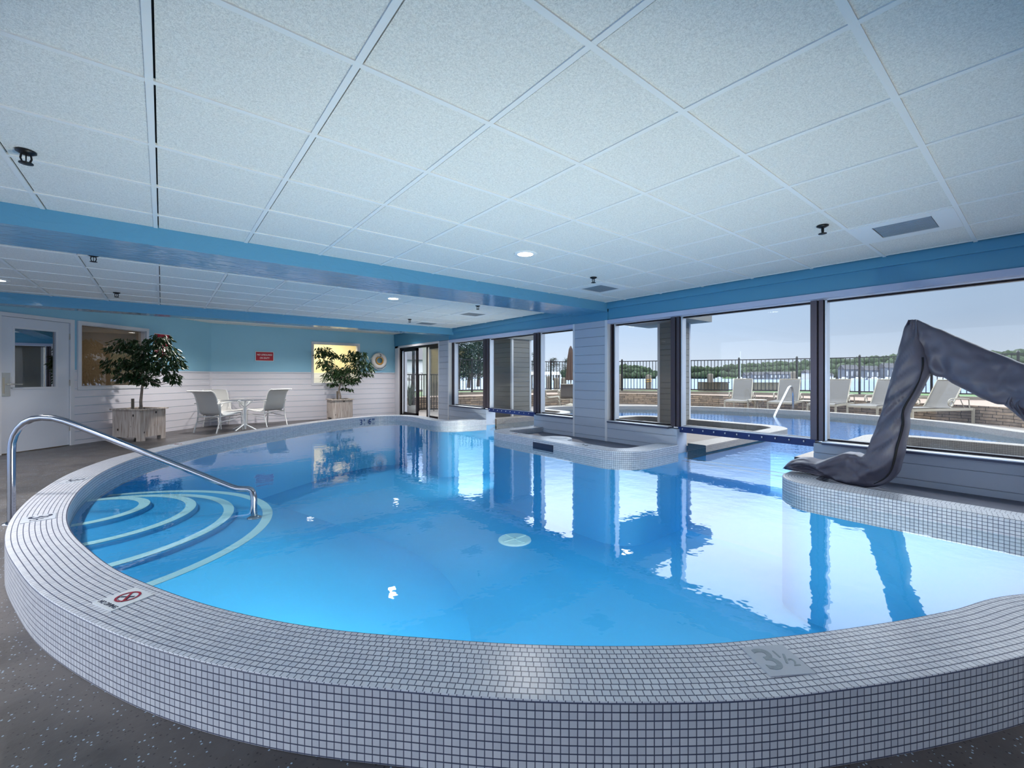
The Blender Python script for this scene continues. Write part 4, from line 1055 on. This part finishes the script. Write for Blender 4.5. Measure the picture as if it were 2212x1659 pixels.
for i,(x,y,a,lab) in enumerate(((14.2,6.28,16,'cream sling lounger facing the pool, farthest left in the row'),(14.45,5.1,10,'cream sling lounger seen behind the outdoor handrail'),(14.3,4.02,0,'cream sling lounger just right of the thick dark window mullion'),(14.35,3.13,-10,'cream sling lounger mostly hidden behind the covered lift leg'),(13.85,2.35,-28,'cream sling lounger under the raised arm of the covered lift'))):
    o=L0 if i==0 else copy_tree(L0)
    o.location=(x,y,.03); o.rotation_euler.z=radians(a); tag(o,lab,'sun lounger',G)
def side_table(x,y,lab,rz=0):
    t=tag(empty('side_table',(x,y,.03),rz),lab,'side table','small cream side tables between the loungers')
    mb=MB(); mb.lathe([(0,.40),(.25,.40),(.26,.41),(.25,.425),(0,.425)],(0,0,0),24); mb.build('table_top','outframe',t)
    for k in range(4):
        a=k*pi/2+.5; mb=MB(); mb.tube([(.14*cos(a),.14*sin(a),.40),(.05*cos(a),.05*sin(a),.24),(.17*cos(a),.17*sin(a),0)],.013,6); mb.build('leg','outframe',t)
side_table(14.4,5.72,'small cream side table between the two leftmost loungers'); side_table(15.0,4.5,'small cream side table half hidden by the dark mullion')
for (x,y,rz,lab) in ((11.41,11.74,-39,'cream outdoor sling chair in profile beyond the left window'),(11.35,10.95,51,'cream outdoor sling chair seen from behind next to the pillar edge')):
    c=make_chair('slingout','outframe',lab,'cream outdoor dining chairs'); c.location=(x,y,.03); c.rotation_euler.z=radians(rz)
# closed umbrella
t=tag(empty('patio_umbrella',(12.3,11.65,.03)),'closed brown patio umbrella peeking past the window wall pillar','umbrella')
mb=MB(); mb.tube([(0,0,0),(0,0,2.3)],.022,8); mb.lathe([(.22,0),(.22,.05),(.05,.09),(.03,.1)],(0,0,0),16); mb.build('pole','outframe',t)
mb=MB(); K=20; vs=[]
pr=[(.015,2.32),(.06,2.2),(.1,1.9),(.13,1.5),(.15,1.2),(.17,1.0)]
for r,z in pr:
    for k in range(K): a=2*pi*k/K; q=r*(1+.22*(k%2)); vs.append((q*cos(a),q*sin(a),z))
mb.add(vs,[(i*K+k,i*K+(k+1)%K,(i+1)*K+(k+1)%K,(i+1)*K+k) for i in range(len(pr)-1) for k in range(K)],0); mb.build('canopy','umb',t)
# strap-leaf plant by the sliding door
t=tag(empty('yucca_plant',(6.12,12.75,.03)),'arching strap-leaf plant outside the left pane of the sliding door','plant')
mb=MB(); rnd=random.Random(4)
for k in range(70):
    a=rnd.uniform(0,2*pi); l=rnd.uniform(.8,1.15); r=rnd.uniform(.08,.28)*1.0; p=[]
    for j in range(8):
        u=j/7; p.append(Vector((cos(a)*r*u**1.4,sin(a)*r*u**1.4,l*(1.25*u-.45*u*u))))
    w=.022; sd=Vector((-sin(a),cos(a),0)); vs=[]
    for j,q in enumerate(p): ww=w*(1-(j/7)**2)+.002; vs+= [q-sd*ww,q+sd*ww]
    mb.add(vs,[(2*j,2*j+1,2*j+3,2*j+2) for j in range(7)],0)
mb.build('leaves','yucca',t); mb=MB(); mb.lathe([(.16,0),(.2,.22),(.18,.22),(.15,.1),(0,.1)],(0,0,0),20); mb.build('pot','extwall',t)
# ------------------------------------------------------------------ shoreline: pilings, planter crates, boat lift
for (x,y,z,lab) in ((21.36,16.18,1.32,'weathered dock piling behind the fence, leftmost in the window right of the pillar'),(22.68,15.12,1.29,'weathered dock piling with a yellow rope beyond the fence'),(25.55,12.8,1.35,'weathered dock piling behind the brown crate planter'),(29.46,9.66,1.48,'dock piling rising behind the second lounger'),(18.04,18.86,1.21,'dark dock piling under the boat lift canopy'),(18.38,18.58,1.12,'dark dock piling right of the boat lift canopy'),(18.73,18.3,1.12,'dark dock piling beside the closed umbrella')):
    t=tag(empty('dock_piling',(x,y,-2.5)),lab,'piling','dock pilings beyond the fence')
    mb=MB(); mb.lathe([(.17,0),(.17,z+2.38),(.15,z+2.47),(0,z+2.5)],(0,0,0),12); mb.build('post','timber',t)
    if 'rope' in lab: mb=MB(); mb.tube([(.18*cos(k*.5),.18*sin(k*.5),z+2.0+.01*k) for k in range(26)],.02,6); mb.build('rope','amber',t)
for (c,a,hl,hw,z0,z1,lab) in (((22.7,11.2),-39,.68,.35,.4,.86,'brown slatted wooden planter crate behind the fence'),((24.6,9.7),-39,.95,.35,.4,.84,'long grey wooden planter crate behind the fence')):
    mb=MB()
    n=int(hl*2/.14)
    for k in range(n):
        mb.obox((c[0]+cos(radians(a))*(-hl+(k+.5)*.14),c[1]+sin(radians(a))*(-hl+(k+.5)*.14),(z0+z1)/2),radians(a),.064,hw,(z1-z0)/2)
    mb.obox((c[0],c[1],z1),radians(a),hl,hw+.02,.02); mb.obox((c[0],c[1],(z0+z1)/2-.02),radians(a),hl-.03,hw-.02,(z1-z0)/2-.02)
    tag(mb.build('planter_crate','darktimber' if a and hl<.8 else 'timber'),lab,'planter')
mb=MB(); mb.fill([(20.6,-4),(27,-4),(27,9),(23.6,12.2),(15,19),(4,21),(4,15),(13.8,14.5),(16.2,12.0),(19.3,6.2),(19.9,0)],[],.40)
struct(mb.build('ground','grass')); 
mb=MB()
for p,q in (((27,-4),(27,9)),((27,9),(23.6,12.2)),((23.6,12.2),(15,19)),((15,19),(4,21))): mb.beam((*p,-.6),(*q,-.6),.3,2.1)
tag(mb.build('seawall','timber'),'timber seawall along the edge of the lake lawn','seawall')
t=tag(empty('boat_lift',(20.5,21.9,-1.5)),'boat lift with pale curved canopy out on the lake','boat lift')
e1=Vector((.766,-.643)); 
mb=MB(); K=12
def bl(u,v,z): q=e1*u+Vector((.643,.766))*v; return (q.x,q.y,z)
vs=[bl(-1.0+2.0*i/10, 1.3*sin(-1.2+2.4*k/K), 2.75+.35*cos(-1.2+2.4*k/K)-.1) for i in range(11) for k in range(K+1)]
mb.add(vs,[(i*(K+1)+k,i*(K+1)+k+1,(i+1)*(K+1)+k+1,(i+1)*(K+1)+k) for i in range(10) for k in range(K)],0,smooth=True); mb.build('canopy','boat',t)
for u,v in ((-.9,-.9),(.9,-.9),(-.9,.9),(.9,.9)): mb=MB(); mb.tube([bl(u,v,0),bl(u,v,2.85)],.06,8); mb.build('post','timber',t)
mb=MB(); mb.tube([bl(-.9,-.9,.9),bl(.9,-.9,1.9)],.05,6); mb.tube([bl(-.9,.9,1.9),bl(.9,.9,.9)],.05,6); mb.build('brace','alu',t)
# lake and far shore -------------------------------------------------------------
mb=MB(); mb.box(-300,1500,-1200,1500,-1.6,-1.5); struct(mb.build('lake','lake'))
FW=Vector((sin(.6782),cos(.6782))); RT=Vector((cos(.6782),-sin(.6782)))
def far(a,f): q=FW*f+RT*(a*f); return q
rnd=random.Random(11)
def blobtree(mb,c,r,h,rn):
    """lumpy crown: displaced sphere standing at c"""
    n=7; m=5; vs=[]; ph=rn.uniform(0,6)
    for j in range(m+1):
        th=pi*j/m
        for k in range(n):
            a=2*pi*k/n+ph+j*.4; q=r*(1+rn.uniform(-.22,.22)); vs.append((c[0]+q*sin(th)*cos(a),c[1]+q*sin(th)*sin(a),c[2]+h*.5+h*.55*cos(th)*(1+rn.uniform(-.1,.1))))
    mb.add(vs,[(j*n+k,j*n+(k+1)%n,(j+1)*n+(k+1)%n,(j+1)*n+k) for j in range(m) for k in range(n)],0,smooth=True)
# skyline of the far shore as (azimuth, distance, height above the lake)
SKY=[(.12,560,13),(.20,560,12),(.245,560,20),(.29,560,19),(.322,560,13),(.332,560,9)]
SKY2=[(.40,540,16),(.45,520,15.5),(.47,520,14),(.49,520,17),(.53,500,19),(.56,480,18),(.60,460,20),(.66,440,20),(.72,430,22),(.78,400,22),(.83,390,22.5),(.90,380,25),(.99,370,26),(1.06,365,28.5),(1.13,360,27),(1.22,360,29),(1.4,350,30)]
def interp(T,a):
    for (a0,f0,h0),(a1,f1,h1) in zip(T,T[1:]):
        if a0<=a<=a1: t=(a-a0)/(a1-a0); return f0+(f1-f0)*t,h0+(h1-h0)*t
    return None
mb=MB()
for T,step in ((SKY,.0055),(SKY2,.0045)):
    a=T[0][0]
    while a<T[-1][0]:
        f,h=interp(T,a); rows=max(2,int(h/6))
        for j in range(rows):
            u=j/(rows-1) if rows>1 else 1
            base=-1.5+(h-8)*u*.96; ff=f+55*u+rnd.uniform(-8,8); q=far(a+rnd.uniform(-.003,.003),ff)
            th=(8+rnd.uniform(-1.5,1.6)); blobtree(mb,(q.x,q.y,base),rnd.uniform(3.2,5.2),th*(1 if u<1 else 1.0),rnd)
        a+=step*rnd.uniform(.8,1.2)
o=mb.build('far_forest','forest'); tag(o,'wooded hills along the far lake shore','forest',kind='stuff')
mb=MB()
for T in (SKY,SKY2):
    n=60; pts=[T[0][0]+(T[-1][0]-T[0][0])*i/n for i in range(n+1)]
    for k in range(n):
        r=[]
        for a in (pts[k],pts[k+1]):
            f,h=interp(T,min(a,T[-1][0]-1e-6)); q=far(a,f-6); q2=far(a,f+58); r.append(((q.x,q.y,-1.6),(q2.x,q2.y,h-9)))
        mb.add([r[0][0],r[1][0],r[1][1],r[0][1]],[(0,1,2,3)],0)
struct(mb.build('hills','forest'))
# lawn patch on the far shore
mb=MB(); q=[far(.465,508),far(.53,492),far(.53,520),far(.48,535)]; mb.add([(q[0].x,q[0].y,-1.4),(q[1].x,q[1].y,-1.4),(q[2].x,q[2].y,4.2),(q[3].x,q[3].y,1.2)],[(0,1,2,3)],0); struct(mb.build('lawn','grass'))
def house(a,f,w,h,d,roof,lab,m='house'):
    q=far(a,f); t=tag(empty('house',(q.x,q.y,-1.5),atan2(RT.y,RT.x)),lab,'house','houses along the far shore')
    mb=MB(); mb.box(-w/2,w/2,-d/2,d/2,0,h); mb.build('wall',m,t)
    mb=MB(); mb.add([(-w/2-.5,-d/2-.5,h),(w/2+.5,-d/2-.5,h),(w/2+.5,d/2+.5,h),(-w/2-.5,d/2+.5,h),(-w/2-.5,0,h+roof),(w/2+.5,0,h+roof)],[(0,1,5,4),(2,3,4,5),(0,4,3),(1,2,5),(0,3,2,1)],0); mb.build('roof','roofdark',t)
    n=max(2,int(w/4))
    for k in range(n):
        x=-w/2+(k+.5)*w/n; mb=MB(); mb.box(x-.7,x+.7,-d/2-.1,-d/2,h*.35,h*.8); mb.build('window','housew',t)
house(.573,440,20,4.5,8,3,'long grey boathouse on the far shore behind the fence post'); house(.615,425,24,5,9,2.5,'long low grey house right of the boathouse')
house(.545,452,10,4,8,3,'small dark house left of the long boathouse'); house(.687,408,12,6,8,3,'pale lakeside house right of the second lounger','housew')
house(.775,384,13,9,8,4,'large grey lakeside house beyond the third lounger'); house(.822,372,12,8,8,4,'dark gabled lakeside house beside the large grey one'); house(.868,366,12,10,8,4,'tall dark lakeside house left of the lift'); house(.98,350,14,7,8,3,'lakeside house glimpsed between the lift leg and arm','housew')
house(.725,398,8,4,6,2,'little white cottage near the dark mullion','housew')
def boat(a,f,l,lab,mast=0):
    q=far(a,f); t=tag(empty('motorboat' if not mast else 'sailboat',(q.x,q.y,-1.5),atan2(RT.y,RT.x)),lab,'boat','boats moored along the far shore')
    mb=MB(); vs=[(-l/2,-1.2,1.3),(l*.25,-1.2,1.4),(l/2,0,1.7),(l*.25,1.2,1.4),(-l/2,1.2,1.3),(-l/2,-.9,0),(l*.2,-.9,0),(l*.4,0,.1),(l*.2,.9,0),(-l/2,.9,0)]
    mb.add(vs,[(0,1,2,3,4),(5,6,1,0),(6,7,2,1),(7,8,3,2),(8,9,4,3),(9,5,0,4)],0); mb.build('hull','boat',t)
    mb=MB(); mb.box(-l*.2,l*.15,-.8,.8,1.3,2.4); mb.build('cabin','housew',t)
    if mast: mb=MB(); mb.tube([(0,0,1.3),(0,0,mast)],.22,6); mb.build('mast','alu',t)
for a,f,l,lab in ((.735,372,8,'white motorboat just right of the thick mullion'),(.765,366,7,'small white motorboat left of the lakeside houses'),(.80,360,12,'long white motorboat below the large grey house'),(.835,352,9,'white motorboat below the dark gabled house'),(.868,346,11,'white cruiser beside the lift leg'),(.477,500,8,'tiny white motorboat off the far lawn'),(.66,400,8,'white motorboat moored left of the pale lakeside house'),(.995,330,9,'white motorboat seen through the gap under the lift arm')):
    boat(a,f,l,lab)
boat(.526,300,9,'sailboat with tall bare mast beyond the fence',20)
# nearer tall pines on the left ---------------------------------------------------
def pine(a,f,h,r,lab,seed,name='pine_tree',zb=-.5):
    q=far(a,f); t=tag(empty(name,(q.x,q.y,zb)),lab,'tree','tall trees on the near shore'); rn=random.Random(seed)
    mb=MB(); mb.tube([(0,0,0),(.2,0,h*.5),(0,0,h*.95)],[.3,.22,.06],8); mb.build('trunk','darktimber',t)
    mb=MB()
    for k in range(150):
        z=h*(.22+.78*rn.random()**.8); rr=r*(1-.75*((z/h-.2)/.8)**1.5)*rn.uniform(.25,1); th=rn.uniform(0,2*pi)
        c=Vector((rr*cos(th),rr*sin(th),z))
        for j in range(16):
            o=Vector((rn.gauss(0,.45),rn.gauss(0,.45),rn.gauss(0,.22))); p=c+o; s=rn.uniform(.12,.3)
            n1=Vector((rn.uniform(-1,1),rn.uniform(-1,1),rn.uniform(-.5,1))).normalized(); n2=n1.cross(Vector((.3,.2,.9))).normalized()
            mb.add([p,p+n1*s+n2*s*.4,p+n1*s*1.7,p+n1*s-n2*s*.4],[(0,1,2,3)],0)
    mb.build('crown','pine',t)
pine(-.125,56,7.2,2.6,'tall pine at the left edge of the window by the small pillar',1)
pine(-.10,64,6.2,2.4,'shorter pine second from the left in the small window',2)
pine(-.078,72,7.6,2.6,'tallest pine in the middle of the small window',3)
pine(-.057,80,6.9,2.6,'bushy pine against the dark mullion',4)
pine(-.21,40,6.0,3.0,'green tree seen through the sliding door panes',5)
pine(-.235,46,7.4,3.2,'broad tree beyond the left door pane',6)
pine(.055,170,11,4,'distant round tree between exterior pillar and mullion',7,'shore_tree'); pine(.095,190,9.5,4.5,'distant tree behind the boat lift canopy',8,'shore_tree'); pine(.13,176,9.0,4.5,'distant tree behind the closed umbrella',9,'shore_tree'); pine(.02,160,10,4,'distant tree behind the exterior pillar',10,'shore_tree')
# parked car and low cottage beyond the gate
q=far(-.225,26); t=tag(empty('parked_car',(q.x,q.y,.2),atan2(RT.y,RT.x)),'small parked car beyond the railing, seen through the sliding door','car')
mb=MB(); mb.poly([(-1.9,-.8),(1.9,-.8),(1.9,.8),(-1.9,.8)],.25,.72); mb.build('body','housew',t)
mb=MB(); mb.add([(-1.3,-.75,.72),(1.1,-.75,.72),(1.1,.75,.72),(-1.3,.75,.72),(-.9,-.6,1.2),(.5,-.6,1.2),(.5,.6,1.2),(-.9,.6,1.2)],[(0,1,5,4),(1,2,6,5),(2,3,7,6),(3,0,4,7),(4,5,6,7)],0); mb.build('cabin','glassdark',t)
for x in (-1.2,1.2):
    for y in (-.8,.8): mb=MB(); mb.lathe([(0,-.1),(.3,-.1),(.3,.1),(0,.1)],(x,y,.3),20,0,Matrix.Rotation(pi/2,4,'X')); mb.build('wheel','black',t)
q=far(-.24,34); t=tag(empty('cottage',(q.x,q.y,.2),atan2(RT.y,RT.x)),'pale cottage among trees beyond the left door pane','house')
mb=MB(); mb.box(-3,3,-2,2,0,2.2); mb.build('wall','housew',t); mb=MB(); mb.add([(-3.3,-2.3,2.2),(3.3,-2.3,2.2),(3.3,2.3,2.2),(-3.3,2.3,2.2),(-3.3,0,3.4),(3.3,0,3.4)],[(0,1,5,4),(2,3,4,5),(0,4,3),(1,2,5),(0,3,2,1)],0); mb.build('roof','roofdark',t)
mb=MB(); mb.box(-20,13,20,60,-.3,.2); struct(mb.build('ground','grass'))

# ------------------------------------------------------------------ light
BACK=1.8; PLW=46; PLT=24
w=bpy.data.worlds.new('World'); SC.world=w; w.use_nodes=True; nt=w.node_tree; nt.nodes.clear()
out=nt.nodes.new('ShaderNodeOutputWorld'); bg=nt.nodes.new('ShaderNodeBackground'); L(nt,bg,0,out,0)
tc=N(nt,'ShaderNodeTexCoord'); nz=N(nt,'ShaderNodeVectorMath',_operation='NORMALIZE'); L(nt,tc,'Generated',nz,0)
sx=N(nt,'ShaderNodeSeparateXYZ'); L(nt,nz,0,sx,0)
ramp=N(nt,'ShaderNodeValToRGB'); L(nt,sx,2,ramp,0)
e=ramp.color_ramp.elements; SKYV=[(0,(.64,.70,.80)),(.03,(.66,.74,.86)),(.10,(.52,.65,.84)),(.17,(.47,.62,.84)),(.24,(.66,.80,1.0)),(.34,(.92,.95,1)),(1,(.75,.9,1.0))]
while len(e)<len(SKYV): e.new(.5)
for k,(p,c) in enumerate(SKYV): e[k].position=p; e[k].color=(*c,1)
rs=N(nt,'ShaderNodeMapRange',_interpolation_type='SMOOTHSTEP'); rs.inputs[1].default_value=.15; rs.inputs[2].default_value=.30; rs.inputs[3].default_value=1.0; rs.inputs[4].default_value=SKYHI if 'SKYHI' in globals() else 4.6
L(nt,sx,2,rs,0)
# paler and brighter towards the sun side
sd=Vector((.54,.85,0)).normalized(); dt=N(nt,'ShaderNodeVectorMath',_operation='DOT_PRODUCT'); dt.inputs[1].default_value=sd; L(nt,nz,0,dt,0)
mr=N(nt,'ShaderNodeMapRange'); mr.inputs[1].default_value=.6; mr.inputs[2].default_value=1; mr.inputs[3].default_value=.92; mr.inputs[4].default_value=1.32; L(nt,dt,'Value',mr,0)
mu=N(nt,'ShaderNodeMath',_operation='MULTIPLY'); L(nt,rs,0,mu,0); L(nt,mr,0,mu,1)
# low landward sky brightened as added fill through the open side of the hall
bd=N(nt,'ShaderNodeVectorMath',_operation='DOT_PRODUCT'); bd.inputs[1].default_value=(-.7071,-.7071,0); L(nt,nz,0,bd,0)
b1=N(nt,'ShaderNodeMapRange',_interpolation_type='SMOOTHSTEP'); b1.inputs[1].default_value=.05; b1.inputs[2].default_value=.35; b1.inputs[3].default_value=0; b1.inputs[4].default_value=BACK; L(nt,bd,'Value',b1,0)
b2=N(nt,'ShaderNodeMapRange',_interpolation_type='SMOOTHSTEP'); b2.inputs[1].default_value=.12; b2.inputs[2].default_value=.35; b2.inputs[3].default_value=1; b2.inputs[4].default_value=0; L(nt,sx,2,b2,0)
b3=N(nt,'ShaderNodeMath',_operation='MULTIPLY'); L(nt,b1,0,b3,0); L(nt,b2,0,b3,1)
b4=N(nt,'ShaderNodeMath',_operation='ADD'); L(nt,mu,0,b4,0); L(nt,b3,0,b4,1)
L(nt,ramp,0,bg,0); L(nt,b4,0,bg,1)
def lamp_obj(name,typ,loc,rot,energy,col=(1,1,1),**kw):
    l=bpy.data.lights.new(name,typ); l.energy=energy; l.color=col
    for k,v in kw.items(): setattr(l,k,v)
    o=bpy.data.objects.new(name,l); COL.objects.link(o); o.location=loc; o.rotation_euler=rot; return o
el=radians(44); sdir=Vector((sd.x*cos(el),sd.y*cos(el),sin(el)))
sun=lamp_obj('sun','SUN',(0,0,20),(-sdir).to_track_quat('-Z','Y').to_euler(),1.7,(1,.94,.86),angle=radians(1.5))
for x,y,z,en in ((2.705,3.155,ZC,130),(2.705,6.2,ZC,130),(-1.565,8.03,ZC,240),(-1.565,5.595,ZC,200),(2.7,10.9,ZC3,290),(4.9,11.1,ZC3,220),(.7,10.6,ZC3,240),(-1.565,3.765,ZC,320),(2.705,-.51,ZC,60)):  # spots with no recessed fixture are unseen fill, added to brighten the hall
    lamp_obj('downlight_and_fill','SPOT',(x,y,z-.02),(0,0,0),en,(1,.95,.9),spot_size=radians(140),spot_blend=1,shadow_soft_size=.07)
for x,y,l_ in ((2.7,10.9,'lit round recessed light above the indoor table, hidden by the second beam'),(4.9,11.1,'lit round recessed light over the sliding door, hidden by the second beam')): lamp(x,y,ZC3,l_)
lamp_obj('corridor_light','AREA',(3.4,13.6,2.5),(0,0,0),80,(1,.88,.68),shape='RECTANGLE',size=2.5,size_y=.6)
q=Dg@Vector((2.6,-1.3,2.38)); lamp_obj('office_light','AREA',q,(0,0,0),26,(1,.93,.82),shape='SQUARE',size=.8)
# unseen submerged uplights, added to brighten the pool and ceiling
for i,(px_,py_,nx,ny) in enumerate([(.50,1.66,.78,.62),(1.05,1.10,.66,.75),(1.75,.60,.5,.86),(2.5,.24,.42,.9),(3.2,-.15,.5,.86),(4.75,6.19,-.35,.94)]):
    v=Vector((nx,ny,0)).normalized(); p=Vector((px_,py_,0))+v*.05
    t=tag(empty('added_uplight',(p.x,p.y,-.30)),'round submerged uplight added to brighten the hall','added light','submerged uplights added to brighten the hall')
    R=v.to_track_quat('Z','Y').to_matrix().to_4x4()
    mb=MB(); mb.lathe([(.11,-.06),(.125,-.02),(.125,.0),(.10,.012)],(0,0,0),24,0,R); mb.build('rim','steel',t)
    mb=MB(); mb.lathe([(0,.004),(.10,.004)],(0,0,0),24,0,R); mb.build('lens','signwhite',t)
    va=Vector((-.08,1,0)).normalized(); d_=Vector((va.x*cos(radians(PLT)),va.y*cos(radians(PLT)),sin(radians(PLT))))
    q=p+d_*.03; lamp_obj('added_uplight_lamp','AREA',(q.x,q.y,-.28),(-d_).to_track_quat('Z','Y').to_euler(),PLW*(1.5 if i==5 else 1),(1,.83,.66),shape='DISK',size=.2)
# camera
cam=bpy.data.cameras.new('camera'); co=bpy.data.objects.new('camera',cam); COL.objects.link(co); SC.camera=co
cam.sensor_fit='HORIZONTAL'; cam.sensor_width=36; cam.lens=36*938/2212; cam.shift_x=0; cam.shift_y=(813.5-829.5)/2212
cam.clip_start=.05; cam.clip_end=4000
co.location=(0,0,1.165); co.rotation_euler=(pi/2,0,-.6782)
SC.view_settings.view_transform='Standard'; SC.view_settings.look='None'; SC.view_settings.exposure=0; SC.view_settings.gamma=1; SC.view_settings.use_curve_mapping=False
cy=SC.cycles; cy.use_denoising=True; cy.use_adaptive_sampling=True; cy.adaptive_threshold=.08; cy.adaptive_min_samples=16; cy.max_bounces=8; cy.diffuse_bounces=4; cy.glossy_bounces=4; cy.transmission_bounces=6; cy.transparent_max_bounces=16; cy.caustics_reflective=False; cy.caustics_refractive=False; cy.sample_clamp_indirect=6
try: cy.denoiser='OPENIMAGEDENOISE'; cy.denoising_input_passes='RGB_ALBEDO_NORMAL'
except Exception: pass
